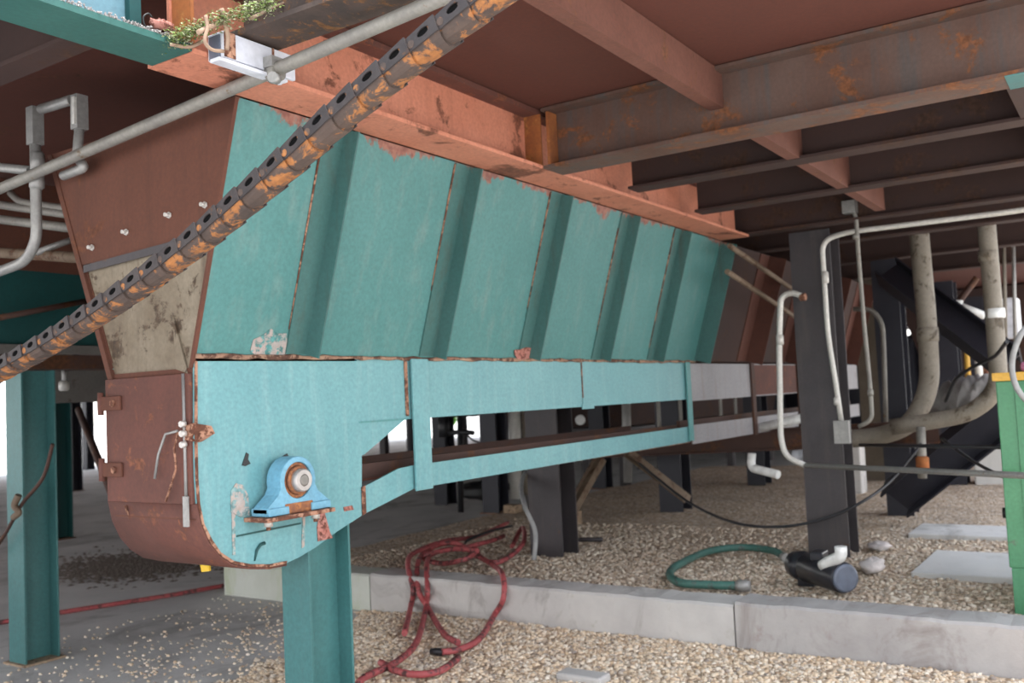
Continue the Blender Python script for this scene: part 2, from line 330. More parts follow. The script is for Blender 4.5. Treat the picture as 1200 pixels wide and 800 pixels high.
MB().prism([(HX0+.004, yn(1.60), 1.62), (HX0+.004, yn(zs), zs), (HX0+.004, yf(zs), zs), (HX0+.004, yf(Z0), 1.62)], (.008, 0, 0)).build('worn_plate', 'worn_plate', t)
# rusty lips on both slanted edges of the end
MB().prism([(HX0-.014, yf(1.64)+.03, 1.64), (HX0-.014, yf(Z1)+.03, Z1), (HX0-.014, yf(Z1), Z1), (HX0-.014, yf(1.64), 1.64)], (.05, 0, 0)).build('edge_lip', 'rust_plate', t)
MB().prism([(HX0-.012, yn(1.66)-.006, 1.66), (HX0-.012, yn(Z1)-.006, Z1), (HX0-.012, yn(Z1)+.006, Z1), (HX0-.012, yn(1.66)+.006, 1.66)], (.016, 0, 0)).build('edge_lip', 'rust_plate', t)
MB().prism([(HX0-.005, 2.95, 1.64), (HX0-.005, 3.02, 1.66), (HX0-.005, 3.03, 1.86), ], (.006, 0, 0)).build('gusset', 'worn_plate', t)
for (u, v) in ((108, 290), (148, 272), (198, 252), (240, 240)):
    p = at(u, v, 0, HX0-.012); b = MB().disc(p, (1, 0, 0), .013, .008, 6); b.disc(p-Vector((.010, 0, 0)), (1, 0, 0), .008, .02, 10); b.build('bolt', 'bolt', t)
# dark strip along the gap at the bottom of the upper end plate
MB().bar((HX0-.014, yn(2.125)+.02, 2.135), (HX0-.014, yf(2.10)-.01, 2.10), .005, .03).build('gap_strip', 'black_steel', t)
# ribs: angle irons welded on the slanted side
tv = Vector((0, YT0-YB0, Z1-Z0)).normalized(); nv = Vector((0, -tv.z, tv.y))   # along slope, outward normal
if nv.y > 0: nv = -nv
def rib(x, w=.115, d=.085, mat='shaded_rib_teal', par=None, xa=Z0+.012):
    a = Vector((x, yn(xa), xa)); b = Vector((x, yn(Z1), Z1))-tv*.004
    m = MB(); e = .008
    def quad(p): return [p+Vector((-w, 0, 0))+nv*.0005, p+nv*.0005, p+nv*(e), p+Vector((-w, 0, 0))+nv*e]
    m.hexa(quad(a), quad(b))
    def quad2(p): return [p+Vector((-e, 0, 0))+nv*e, p+nv*e, p+nv*d, p+Vector((-e, 0, 0))+nv*d]
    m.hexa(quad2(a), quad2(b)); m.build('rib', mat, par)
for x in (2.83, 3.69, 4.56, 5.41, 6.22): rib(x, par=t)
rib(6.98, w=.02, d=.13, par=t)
# weld lines at the free edge of each rib
for x, l0, l1 in ((2.83, .12, 1.), (3.69, .35, 1.), (4.56, .3, 1.), (5.41, .2, .9), (6.22, .1, 1.)):
    zA, zB = Z0+(Z1-Z0)*l0, Z0+(Z1-Z0)*l1
    a = Vector((x-.118, yn(zA), zA))+nv*.003; b = Vector((x-.118, yn(zB), zB))+nv*.003-tv*.01
    MB().tube([a, (a+b)/2, b], [.002, .004, .005], 6).build('weld_bead', 'rust_edge', t)
# ---------------- second hopper (rusted) further along
t2 = empty('hopper', (7.3, 3.17, Z0), 'rust brown hopper continuing behind the teal one, beyond the black post', 'hopper')
X2, X3 = 7.16, 12.0
MB().prism([(X2, yn(Z0), Z0), (X2, yn(Z1), Z1), (X2, yn(Z1)+th, Z1), (X2, yn(Z0)+th, Z0)], (X3-X2, 0, 0)).build('side_plate', 'dark_beam', t2)
MB().prism([(X2, yn(Z0)-.03, Z0), (X2, yn(Z1)-.03, Z1), (X2, yf(Z1), Z1), (X2, yf(Z0), Z0)], (.008, 0, 0)).build('end_plate', 'rust_plate', t2)
MB().prism([(X2, yf(Z0), Z0), (X2, yf(Z1), Z1), (X2, yf(Z1)-th, Z1), (X2, yf(Z0)-th, Z0)], (X3-X2, 0, 0)).build('side_plate', 'rust_plate', t2)
for x in (8.1, 9.2, 10.3, 11.4): rib(x, w=.22, d=.16, mat='rust_dim', par=t2)

# ============================================================ CONVEYOR HOUSING (teal) below the hopper
def P(u, v, y=YB0): return at(u, v, 1, y)
t = empty('conveyor', (2.28, 3.17, .89), 'turquoise conveyor tail housing and side frame under the teal hopper', 'conveyor')
cv = t
# side plate outline in X, Z
left = [(228, 423), (228, 470), (228, 520), (229, 560), (231, 590), (236, 614), (245, 635), (257, 650), (272, 660), (292, 664), (315, 664), (335, 660), (352, 652), (370, 641), (396, 622), (424, 604), (424, 423)]
sp = [P(u, v) for u, v in left]
for q in sp: q.y = YB0
def side(y, name, mat, th=.010):
    pts = [Vector((q.x, y, q.z)) for q in sp]; return MB().prism(pts, (0, th, 0)).build(name, mat, t)
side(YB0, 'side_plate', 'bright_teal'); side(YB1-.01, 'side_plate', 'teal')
# curved wrapper: from the door bottom around the belly
arc = [q for (q, uv) in zip(sp, left) if uv[1] >= 590 and uv[0] <= 335]
m = MB(); vs = []; n = len(arc)
ctr = Vector((2.62, 0, 1.25))
for y in (YB0-.004, YB1+.02):
    for q in arc:
        d = Vector((q.x-ctr.x, 0, q.z-ctr.z)).normalized(); vs.append(Vector((q.x, y, q.z))+d*.0015)
    for q in arc:
        d = Vector((q.x-ctr.x, 0, q.z-ctr.z)).normalized(); vs.append(Vector((q.x, y, q.z))+d*.009)
fs = []
for i in range(n-1):
    fs += [(i, i+1, 2*n+i+1, 2*n+i), (n+i, 3*n+i, 3*n+i+1, n+i+1), (i, n+i, n+i+1, i+1), (2*n+i, 2*n+i+1, 3*n+i+1, 3*n+i)]
fs += [(0, 2*n, 3*n, n), (n-1, 2*n-1, 4*n-1, 3*n-1)]
m.add(vs, fs, True); m.build('curved_wrapper', 'door_rust', t)
# door above it with hinges and latch
dz0, dz1 = 1.160, 1.640
MB().box(HX0-.003, HX0+.006, YB0+.011, YB1-.011, 1.10, 1.66).build('end_plate', 'rust_plate', t)
dr = MB().box(HX0-.022, HX0-.004, YB0+.01, YB1+.01, dz0, dz1).build('door', 'door_rust', t, .003)
MB().tube([(HX0-.026, YB0+.035, 1.64), (HX0-.026, YB0+.035, 1.18), ], .006, 8).build('rod', 'galv', dr)
MB().box(HX0-.034, HX0-.024, YB0+.022, YB0+.046, 1.08, 1.19).build('bracket', 'galv', dr)
for z in (1.545, 1.285):
    h = MB().box(HX0-.034, HX0-.022, YB1-.10, YB1+.05, z-.028, z+.028).build('hinge', 'rust_plate', dr, .004)
    MB().tube([(HX0-.03, YB1+.03, z-.045), (HX0-.03, YB1+.03, z+.045)], .012, 10).build('hinge_pin', 'door_rust', h)
    MB().disc((HX0-.037, YB1-.06, z), (1, 0, 0), .014, .012, 6).build('bolt', 'rust_edge', h)
lt = MB().prism([(HX0-.03, YB0+.05, 1.44), (HX0-.03, YB0-.005, 1.455), (HX0+.045, YB0-.012, 1.44), (HX0+.06, YB0-.012, 1.412), (HX0, YB0-.012, 1.385), (HX0-.03, YB0+.03, 1.395)], (.004, -.012, .002)).build('latch', 'rust_edge', dr)
for z in (1.455, 1.42, 1.38): MB().disc((HX0-.045, YB0+.02, z), (1, 0, .1), .012, .02, 6).build('nut', 'bolt', lt)
MB().tube([(HX0-.045, YB0+.05, 1.43), (HX0-.045, YB0+.12, 1.42), (HX0-.045, YB0+.165, 1.345), (HX0-.045, YB0+.19, 1.255)], .005, 6).build('wire', 'galv', lt)
MB().tube([(HX0-.045, YB0+.045, 1.425), (HX0-.042, YB0+.075, 1.37), (HX0-.042, YB0+.068, 1.29), (HX0-.04, YB0+.135, 1.17)], .0045, 6).build('wire', 'rust_edge', lt)
MB().tube([p+Vector((-.012, 0, 0)) for p in (at(150, 592, 0, 2.27), at(158, 612, 0, 2.30), at(172, 632, 0, 2.35))], .006, 6).build('scratch_bar', 'rust_edge', t)
# rusty edge strip along the front of the side plate
MB().prism([Vector((q.x-.001, YB0-.006, q.z)) for q in sp[:12]]+[Vector((q.x+(.009 if k < 7 else .003), YB0-.006, q.z+(.0 if k < 6 else .010))) for k, q in reversed(list(enumerate(sp[:12])))], (0, .006, 0)).build('edge_strip', 'rust_edge', t)
# upper side beam with gusset, posts, lower chord
yb = YB0
def plate(pts, name, mat='bright_teal', th=.01, y=None, dy=0):
    q = [P(u, v) for u, v in pts]; y = yb if y is None else y
    return MB().prism([Vector((a.x, y+dy, a.z)) for a in q], (0, th, 0)).build(name, mat, t)
MB().box(3.145, 3.50, yb+.002, yb+.012, 1.416, 1.700).build('side_panel', 'bright_teal', t)
MB().box(3.145, 3.47, yb-.003, yb+.003, 1.412, 1.420).build('weld_bead', 'teal', t)
MB().prism([(3.145, yb+.002, 1.418), (3.47, yb+.002, 1.418), (3.17, yb+.002, 1.27), (3.145, yb+.002, 1.27)], (0, .01, 0)).build('gusset', 'bright_teal', t)
for (xa, xb) in ((3.50, 5.165), (5.175, 6.80)):
    o = MB().box(xa, xb, yb, yb+.012, 1.415, 1.697).build('side_beam', 'bright_teal', t)
    MB().box(xa+.01, xb-.01, yb+.012, yb+.06, 1.415, 1.425).build('lip', 'teal', o)
MB().box(5.166, 5.174, yb-.006, yb-.0005, 1.47, 1.69).build('weld_bead', 'rust_edge', t)
MB().box(5.15, 5.30, yb-.008, yb-.001, 1.40, 1.43).build('tab', 'bright_teal', t)
MB().box(3.468, 3.485, yb-.006, yb+.004, 1.43, 1.69).build('weld_bead', 'rust_edge', t)
MB().box(3.50, 3.625, yb-.022, yb-.010, 1.075, 1.70).build('post', 'bright_teal', t, .002)
MB().box(6.76, 6.84, yb-.02, yb-.008, 1.10, 1.70).build('post', 'teal', t, .002)
q = MB().prism([(3.15, yb-.002, 1.01), (3.50, yb-.002, 1.085), (6.80, yb-.002, 1.093), (6.80, yb-.002, 1.207), (3.51, yb-.002, 1.195), (3.40, yb-.002, 1.190), (3.15, yb-.002, 1.128)], (0, .010, 0)).build('lower_chord', 'bright_teal', t)
MB().prism([(3.14, yb-.006, 1.006), (3.14, yb-.006, 1.13), (3.165, yb-.006, 1.136), (3.165, yb-.006, 1.014)], (0, .003, 0)).build('weld_bead', 'rust_edge', q)
MB().box(3.16, 6.8, yb+.008, yb+.09, 1.086, 1.094).build('lip', 'rust_edge', q)
# return trough seen between the beams: rusty pan
MB().box(2.9, 6.8, yb+.09, YB1-.08, 1.145, 1.155).build('trough_floor', 'rust_plate', t)
MB().box(3.13, 6.8, yb+.10, yb+.13, 1.155, 1.222).build('trough_side', 'brown_steel', t)
MB().box(3.13, 6.8, YB1-.02, YB1-.008, 1.10, 1.225).build('trough_side', 'brown_steel', t)
# far side beam
MB().box(3.145, 6.80, YB1-.012, YB1, 1.46, 1.697).build('side_beam', 'teal', t)
# weld seam between hopper and housing
m = MB(); pts = []
k = 0; x = HX0
while x < 6.98:
    pts.append((x, YB0-.004-random.random()*.004, 1.702+random.uniform(-.003, .003))); x += .06
m.tube(pts, [random.uniform(.006, .013) for _ in pts], 7); m.build('weld_seam', 'seam', hop)
m = MB(); vs = []
for k in range(12):
    a = 2*math.pi*k/12; r = random.uniform(.7, 1.15); z = max(Z0+.002, Z0+.03+.045*r*math.sin(a)); vs.append(Vector((4.50+.12*r*math.cos(a), yn(z), z))+nv*.007)
m.prism(vs, nv*.004); m.build('rust_scab', 'pink_rust', hop)
vs = []
for k in range(14):
    a = 2*math.pi*k/14; r = random.uniform(.7, 1.15); z = max(Z0+.002, Z0+.02+.09*r*math.sin(a)); vs.append(Vector((2.64+.10*r*math.cos(a), yn(z), z))+nv*.001)
MB().prism(vs, nv*.0015).build('bare_patch', steel('scuffed paint', (.30, .30, .28), (.45, .33, .30), (.10, .30, .29), .25, 14, .7), hop)
# ---- bearing mount details on the side plate
def Q(u, v, d=0): q = P(u, v); return Vector((q.x, YB0-d, q.z))
MB().prism([Q(270, 575, .001), Q(276, 566, .001), Q(284, 568, .001), Q(290, 580, .001), Q(292, 604, .001), Q(282, 606, .001), Q(270, 600, .001)], (0, -.003, 0)).build('rust_patch', 'scuff', t)
MB().prism([Q(271, 600, .001), Q(275, 602, .001), Q(275, 650, .001), Q(272, 650, .001)], (0, -.003, 0)).build('weld_bead', 'scuff', t)
MB().prism([Q(354, 600, .001), Q(357, 600, .001), Q(356, 640, .001), Q(353, 642, .001)], (0, -.003, 0)).build('weld_bead', 'scuff', t)
MB().prism([Q(277, 627, .001), Q(352, 612, .001), Q(352, 614, .001), Q(277, 629, .001)], (0, -.003, 0)).build('seam_line', 'dark_teal', t)
MB().prism([Q(374, 600, .001), Q(379, 598, .001), Q(386, 624, .001), Q(389, 630, .001), Q(372, 634, .001), Q(371, 618, .001)], (0, -.004, 0)).build('rust_patch', 'pink_rust', t)
MB().prism([Q(402, 594, .001), Q(412, 592, .001), Q(414, 597, .001), Q(403, 599, .001)], (0, -.003, 0)).build('rust_patch', 'pink_rust', t)
MB().prism([Q(283, 545, .001), Q(288, 530, .001), Q(291, 532, .001), Q(290, 538, .001), Q(293, 543, .001), Q(287, 546, .001)], (0, -.003, 0)).build('slot', 'black', t)
MB().prism([Q(331, 534, .001), Q(336, 531, .001), Q(338, 537, .001), Q(332, 538, .001)], (0, -.003, 0)).build('slot', 'black', t)
MB().tube([Q(298, 657, .002), Q(300, 645, .004), Q(304, 638, .006), Q(309, 636, .006)], [.003, .006, .006, .007], 6).build('gouge', 'dark_teal', t)
# ---- pillow block bearing
bt = empty('pillow_block_bearing', Q(328, 592, .03), 'light blue pillow block bearing with rusty shaft end bolted to the turquoise housing', 'bearing')
bc = Q(328, 562)                        # shaft centre
cx, cz = bc.x, bc.z
seat = cz-.125
MB().box(cx-.19, cx+.17, YB0-.135, YB0-.0005, seat-.018, seat-.002).build('seat_plate', 'rust_edge', bt, .002)
# housing profile: feet + arch, extruded along Y
prof = [(-.165, 0), (-.165, .030), (-.125, .036), (-.098, .09)]
prof += [(.094*math.cos(a), .125+.094*math.sin(a)) for a in [math.radians(x) for x in range(195, -20, -15)]]
prof += [(.098, .09), (.125, .036), (.165, .030), (.165, 0), (.05, 0), (.04, .012), (-.04, .012), (-.05, 0)]
hb = MB()
outer = [(x, z) for x, z in prof]
# ring: the housing with its round bore, built as a strip between arch and bore
N = 72; rb = .071
def outpt(a):                            # outer outline by angle around the shaft centre
    ca, sa = math.cos(a), math.sin(a)
    best = None
    for i in range(len(outer)):
        x1, z1 = outer[i]; x2, z2 = outer[(i+1) % len(outer)]; z1 -= .125; z2 -= .125
        den = ca*(z2-z1)-sa*(x2-x1)
        if abs(den) < 1e-9: continue
        s_ = (x1*(z2-z1)-z1*(x2-x1))/den; u_ = (x1*sa-z1*ca)/den
        if s_ > 0 and -1e-6 <= u_ <= 1+1e-6: best = s_ if best is None else max(best, s_)
    return best or .1
def ringpts(y, R, inner=False):
    return [Vector((cx+(rb if inner else R(2*math.pi*k/N))*math.cos(2*math.pi*k/N), y, cz+(rb if inner else R(2*math.pi*k/N))*math.sin(2*math.pi*k/N))) for k in range(N)]
ya, yb_ = YB0-.105, YB0-.025
A = ringpts(ya, outpt); B = ringpts(ya, outpt, True); A2 = ringpts(yb_, outpt); B2 = ringpts(yb_, outpt, True)
fs = []
for k in range(N):
    j = (k+1) % N
    fs += [(k, j, N+j, N+k), (2*N+k, 3*N+k, 3*N+j, 2*N+j), (k, 2*N+k, 2*N+j, j), (N+k, N+j, 3*N+j, 3*N+k)]
hb.add(A+B+A2+B2, fs)
hb.box(cx-.165, cx-.06, YB0-.115, YB0-.015, seat, seat+.03); hb.box(cx+.06, cx+.165, YB0-.115, YB0-.015, seat, seat+.03)
hb.build('housing', 'blue_bearing', bt, .003)
r_ = MB(); R0 = [.060, .060, .052, .036]; Y0_ = [YB0-.03, YB0-.098, YB0-.112, YB0-.112]
r_.tube([(cx, y, cz) for y in (YB0-.03, YB0-.096)], .070, 28); r_.tube([(cx, y, cz) for y in (YB0-.098, YB0-.112)], [.058, .052], 28)
r_.build('bearing_ring', 'bear_rust', bt)
MB().tube([(cx, YB0-.10, cz), (cx, YB0-.135, cz), (cx, YB0-.139, cz)], [.045, .045, .040], 28).build('shaft', 'shaft', bt)
MB().tube([(cx, YB0-.139, cz), (cx, YB0-.141, cz)], [.024, .018], 18).build('shaft_centre', 'galv_dull', bt)
MB().box(cx-.075, cx+.075, YB0-.108, YB0-.03, seat-.002, seat+.040).build('rust_cake', 'bear_rust', bt, .006)
for s in (-1, 1):
    b = MB().disc((cx+s*.125, YB0-.065, seat-.03), (0, 0, 1), .018, .024, 6).build('nut', 'bolt', bt)
    MB().disc((cx+s*.125, YB0-.065, seat-.046), (0, 0, 1), .009, .02, 10).build('bolt_end', 'rust_edge', b)
    MB().disc((cx+s*.125, YB0-.065, seat+.037), (0, 0, 1), .016, .013, 6).build('bolt_head', 'blue_bearing', bt)
# ---------------- second conveyor frame (pale grey) beyond
t = empty('conveyor', (6.9, 3.17, 1.05), 'pale grey conveyor side frame continuing beyond the turquoise one, behind the white conduit', 'conveyor')
MB().box(6.86, 12.0, YB0, YB0+.012, 1.40, 1.69).build('side_beam', 'grey_beam', t)
MB().box(6.86, 12.0, YB0, YB0+.012, 1.07, 1.215).build('lower_chord', 'grey_beam', t)
MB().box(6.86, 12.0, YB0+.09, YB1-.08, 1.145, 1.155).build('trough_floor', 'brown_steel', t)
MB().box(6.86, 12.0, YB0+.10, YB0+.13, 1.155, 1.25).build('trough_side', 'brown_steel', t)
MB().box(6.86, 12.0, YB1-.012, YB1, 1.40, 1.69).build('side_beam', 'brown_steel', t)
for x in (8.25, 9.6, 10.95): MB().box(x-.05, x+.03, YB0-.02, YB0-.002, 1.06, 1.70).build('post', 'brown_steel', t)
MB().box(8.3, 9.55, YB0-.003, YB0-.0005, 1.41, 1.68).build('rust_panel', 'door_rust', t)
for x in (7.3, 7.75, 8.7, 9.1): MB().box(x, x+.05, YB1-.03, YB1-.015, 1.16, 1.42).build('slat', 'galv_dull', t)

# ============================================================ COLUMNS
def column(x, y, z0, z1, w, d, mat, label, group=None, base=True, plate='seam'):
    t = empty('steel_column', (x, y, z0), label, 'column', group)
    for s in (-1, 1): MB().box(x+s*(d/2)-.006, x+s*(d/2)+.006, y-w/2, y+w/2, z0+.012, z1).build('flange', mat, t)
    MB().box(x-d/2+.006, x+d/2-.006, y-.005, y+.005, z0+.012, z1).build('web', mat, t)
    if base: MB().box(x-d/2-.03, x+d/2+.03, y-w/2-.03, y+w/2+.03, z0, z0+.012).build('base_plate', plate, t)
    return t
column(2.97, 3.03, 0, 1.02, .16, .24, 'column_teal', 'teal support column under the turquoise conveyor housing, foot below the picture')
column(3.32, 5.86, 0, 1.80, .18, .21, 'column_teal', 'teal column standing at the left edge of the picture', plate='wood')
GZ = .20
column(7.32, 2.03, GZ-.02, 2.64, .30, .26, 'black_steel', 'tall black column with a conduit box, right of the conveyor')
column(6.62, 4.06, GZ-.02, CZ, .30, .24, 'black_steel', 'black column on the gravel behind the coiled red hose')
column(9.38, 4.22, GZ-.02, CZ, .26, .24, 'navy_steel', 'blue black column standing on the gravel under the far end of the turquoise frame')
column(9.65, 2.0, GZ-.02, 2.64, .24, .24, 'navy_steel', 'blue black column just right of and behind the tall black column')
column(12.15, 4.27, GZ-.02, CZ, .24, .24, 'navy_steel', 'small distant black column behind the bent white pipe')
column(9.0, 6.28, GZ-.02, CZ, .22, .2, 'navy_steel', 'dark column behind the coiled hose, left of the black column')
column(11.6, 6.3, GZ-.02, CZ, .22, .2, 'navy_steel', 'dark distant column seen between the two black columns')
column(12.5, 1.95, GZ-.02, 2.64, .24, .24, 'navy_steel', 'dark column behind the first tan pipe')
column(15.4, 2.0, GZ-.02, 2.64, .24, .24, 'navy_steel', 'dark distant column between the two tan pipes')
column(6.75, 11.3, 0, CZ, .22, .2, 'dark_teal', 'dark teal column right behind the left edge column')
column(11.2, 18.2, 0, CZ, .22, .2, 'navy_steel', 'thin distant dark column left of the rusty door')
oc = at(1024, 430, 0, 13.0)
column(13.0, oc.y, GZ-.02, CZ, .34, .24, 'olive_dim', 'olive brown column just right of the tall black column, behind the thin conduits')
k = 0
for (x, y) in ((15.5, 24.5), (13.3, 25.5), (9.0, 15.0), (19, 8.5), (22, 6), (26, 3), (8.6, 8.7), (10.8, 8.4)):
    column(x, y, 0, CZ, .22, .22, 'navy_steel', 'distant dark column under the deck', 'distant columns under the deck', base=False)
# ============================================================ CURB
def ridge(y0, y1, x0, x1, z1, mat, name, label):
    n = 40; vs = []; fs = []
    rnd = random.Random(3)
    for i in range(n+1):
        y = y0+(y1-y0)*i/n; dz = rnd.uniform(-.004, .004)
        vs += [(x0, y, 0), (x0, y, z1-.015+dz), (x0+.015, y, z1+dz), (x1-.015, y, z1+dz), (x1, y, z1-.015), (x1, y, 0)]
    for i in range(n):
        for k in range(5): fs.append((i*6+k, i*6+k+1, (i+1)*6+k+1, (i+1)*6+k))
    fs += [tuple(range(6)), tuple(n*6+k for k in range(6))[::-1]]
    o = MB().add(vs, fs).build(name, mat); return tag(o, label, 'curb')
ridge(4.76, 6.34, 5.18, 5.45, .262, 'pale_curb', 'concrete_curb', 'greenish end section of the low concrete curb, left of and behind the teal column')
ridge(2.02, 4.75, 5.18, 5.45, .270, 'curb', 'concrete_curb', 'middle section of the low concrete curb with the red hose over it')
ridge(-.9, 2.01, 5.18, 5.45, .285, 'curb_dark', 'concrete_curb', 'right hand section of the low concrete curb, in front of the black pump')
# low pads on the right
tag(MB().box(6.6, 7.5, .2, 1.35, .10, .245).build('concrete_pad', 'slab', bevel=.01), 'flat concrete pad in the gravel beside the green cabinet', 'pad')
tag(MB().box(8.3, 8.9, .2, 2.05-.35, .10, .235).build('concrete_pad', 'slab', bevel=.01), 'concrete strip in the gravel behind the flat pad', 'pad')

# ============================================================ GRAVEL
def hnoise(x, y):
    return (math.sin(x*2.1+1.3)*math.cos(y*1.7+.4)+.5*math.sin(x*5.3+y*3.1)+.3*math.sin(y*9.1-x*4.2))*.5
def field(name, x0, x1, y0, y1, hf, mat, label, step):
    nx = int((x1-x0)/step)+1; ny = int((y1-y0)/step)+1; vs = []; fs = []
    for i in range(nx):
        for j in range(ny):
            x = x0+(x1-x0)*i/(nx-1); y = y0+(y1-y0)*j/(ny-1); vs.append((x, y, hf(x, y)))
    for i in range(nx-1):
        for j in range(ny-1):
            a = i*ny+j
            if max(vs[a][2], vs[a+1][2], vs[a+ny][2], vs[a+ny+1][2]) > -.02: fs.append((a, a+1, a+ny+1, a+ny))
    o = MB().add(vs, fs, True).build(name, mat); return tag(o, label, 'gravel', kind='stuff')
def h_front(x, y):        # against the curb, thinning out to the left
    edge = 4.75-.25*(5.18-x)+.18*hnoise(x*1.6, y*1.4)
    d = (edge-y); h = .035*min(1, max(-1, d/.5))+.008*hnoise(x*3, y*3)
    return h-.0 if d > -.6 else -.05
def h_back(x, y):
    h = .205+.018*hnoise(x*1.1, y*1.2)+.006*hnoise(x*4, y*4)
    if y > 6.1: h -= (y-6.1)*.35
    if x > 15: h -= (x-15)*.2
    if x < 5.6: h += (5.6-x)*.12
    return h
field('gravel', 2.4, 5.178, -.9, 5.6, h_front, 'gravel', 'tan pea gravel on the ground in front of the concrete curb', .05)
field('gravel', 5.452, 16.5, -.9, 7.2, h_back, 'gravel_dull', 'brown gravel bed filling the ground behind the concrete curb', .07)
ico = []
_bm = bmesh.new(); bmesh.ops.create_icosphere(_bm, subdivisions=1, radius=1); icv = [v.co.copy() for v in _bm.verts]; icf = [tuple(v.index for v in f.verts) for f in _bm.faces]; _bm.free()
def pebbles(name, N, x0, x1, y0, y1, hf, mat, label, rmin, rmax, keep):
    V = np.array(icv); out = []; fl = []; c = 0
    rng = np.random.RandomState(5)
    while c < N:
        x = rng.uniform(x0, x1); y = rng.uniform(y0, y1)
        if not keep(x, y, rng): continue
        z = max(hf(x, y), 0); r = rng.uniform(rmin, rmax)
        s = np.array([r*rng.uniform(.8, 1.4), r*rng.uniform(.7, 1.1), r*rng.uniform(.4, .8)])
        a = rng.uniform(0, 6.28); tl = rng.uniform(-.5, .5)
        W = (V*(1+rng.uniform(-.15, .15, (len(V), 1))))*s
        ca, sa = math.cos(a), math.sin(a); ct, st = math.cos(tl), math.sin(tl)
        W = np.stack([W[:, 0]*ct-W[:, 2]*st, W[:, 1], W[:, 0]*st+W[:, 2]*ct], 1)
        W = np.stack([W[:, 0]*ca-W[:, 1]*sa, W[:, 0]*sa+W[:, 1]*ca, W[:, 2]], 1)+np.array([x, y, z+s[2]*.35])
        out.append(W); fl += [tuple(i+c*len(V) for i in f) for f in icf]; c += 1
    W = np.concatenate(out); me = bpy.data.meshes.new(name); me.from_pydata(W.tolist(), [], fl); me.materials.append(M[mat])
    me.polygons.foreach_set('use_smooth', [True]*len(fl))
    o = bpy.data.objects.new(name, me); C.objects.link(o); return tag(o, label, 'gravel', kind='stuff')
pebbles('pebbles', 15000, 3.4, 5.17, .4, 5.2, h_front, 'pebble', 'loose light pebbles scattered on top of the front gravel', .006, .017, lambda x, y, r: h_front(x, y) > .0 or r.rand() < .03)
pebbles('pebbles', 1100, 2.4, 5.17, 4.2, 6.3, lambda x, y: max(0, h_front(x, y)), 'pebble', 'few stray stones scattered over the grey concrete slab', .005, .014, lambda x, y, r: h_front(x, y) < .005 and r.rand() < math.exp(-(y-4.4)*1.1))
pebbles('pebbles', 12000, 5.47, 8.4, .6, 5.6, h_back, 'pebble_dull', 'loose darker pebbles on top of the gravel bed behind the curb', .007, .019, lambda x, y, r: r.rand() < max(.2, 1-(x-5.47)/4) and not (6.6 < x < 7.5 and .2 < y < 1.35))

m = MB(); rnd = random.Random(21)
for i in range(2600):
    u = rnd.gauss(0, .5); p = at(150+u*95, 664+rnd.gauss(0, 8)-u*6, 2, 0); r = rnd.uniform(.006, .028); z = 0
    m.add([(p.x-r, p.y-r*.7, z), (p.x+r, p.y-r, z), (p.x+r*.8, p.y+r, z), (p.x-r, p.y+r*.7, z), (p.x+r*.1, p.y, z+r*.6)], [(0, 1, 4), (1, 2, 4), (2, 3, 4), (3, 0, 4)])
tag(m.build('dirt', 'dirt'), 'dark strip of swept dirt on the grey slab behind the rusty door', 'dirt', kind='stuff')
# ============================================================ CHAIN
ct = empty('drag_chain', (1.7, 3.2, 1.6), 'rusty steel conveyor chain hanging diagonally across the front of the hopper', 'chain')
cp = [at(u, v, 0, 1.7) for u, v in ((760, -150), (660, -70), (575, -4), (430, 110), (300, 225), (225, 288), (150, 343), (75, 392), (0, 434), (-60, 462), (-140, 492))]
path = smooth(cp, 24)
def resample(path, step):
    out = [path[0].copy()]; need = step; 
    for a, b in zip(path, path[1:]):
        L = (b-a).length; d = 0
        while L-d >= need: d += need; out.append(a+(b-a)*(d/L)); need = step
        need -= (L-d)
    return out
PT = .091
nodes = resample(path, PT)
# one link: local x across, y along (towards the lower end), z up
Wd, Hs = .088, .044
def link_body():
    m = MB(); prof = [(0, Hs*.5), (0, -Hs*.28), (.010, -Hs*.60), (.024, -Hs*.78), (.044, -Hs*.84), (.064, -Hs*.78), (.078, -Hs*.60), (.088, -Hs*.28), (.088, Hs*.5)]
    n = len(prof); vs = []; L = PT
    secs = [(-.002, 1.0), (.012, 1.0), (L*.55, .95), (L*.93, .86), (L*1.03, .80)]
    for e in (0, 1):
        for (y, s) in secs:
            for i, (x, z) in enumerate(prof):
                xx = (x-.044)*s; zz = z*s; bul = .012*(1-((x-.044)/.044)**2)
                yy = y+(bul if y < .02 else bul*.9)
                if e: xx *= .86; zz = zz*.8+.003
                vs.append((xx, yy, zz))
    k = len(secs); fs = []
    for e in (0, 1):
        o = e*k*n
        for j in range(k-1):
            for i in range(n-1): 
                f = (o+j*n+i, o+j*n+i+1, o+(j+1)*n+i+1, o+(j+1)*n+i); fs.append(f if e == 0 else f[::-1])
    for i in range(n-1):
        for j in (0, k-1): a = j*n+i; fs.append((a, a+1, k*n+a+1, k*n+a))
    for j in range(k-1):
        for i in (0, n-1): a = j*n+i; fs.append((a, a+n, k*n+a+n, k*n+a))
    m.add(vs, fs); return m
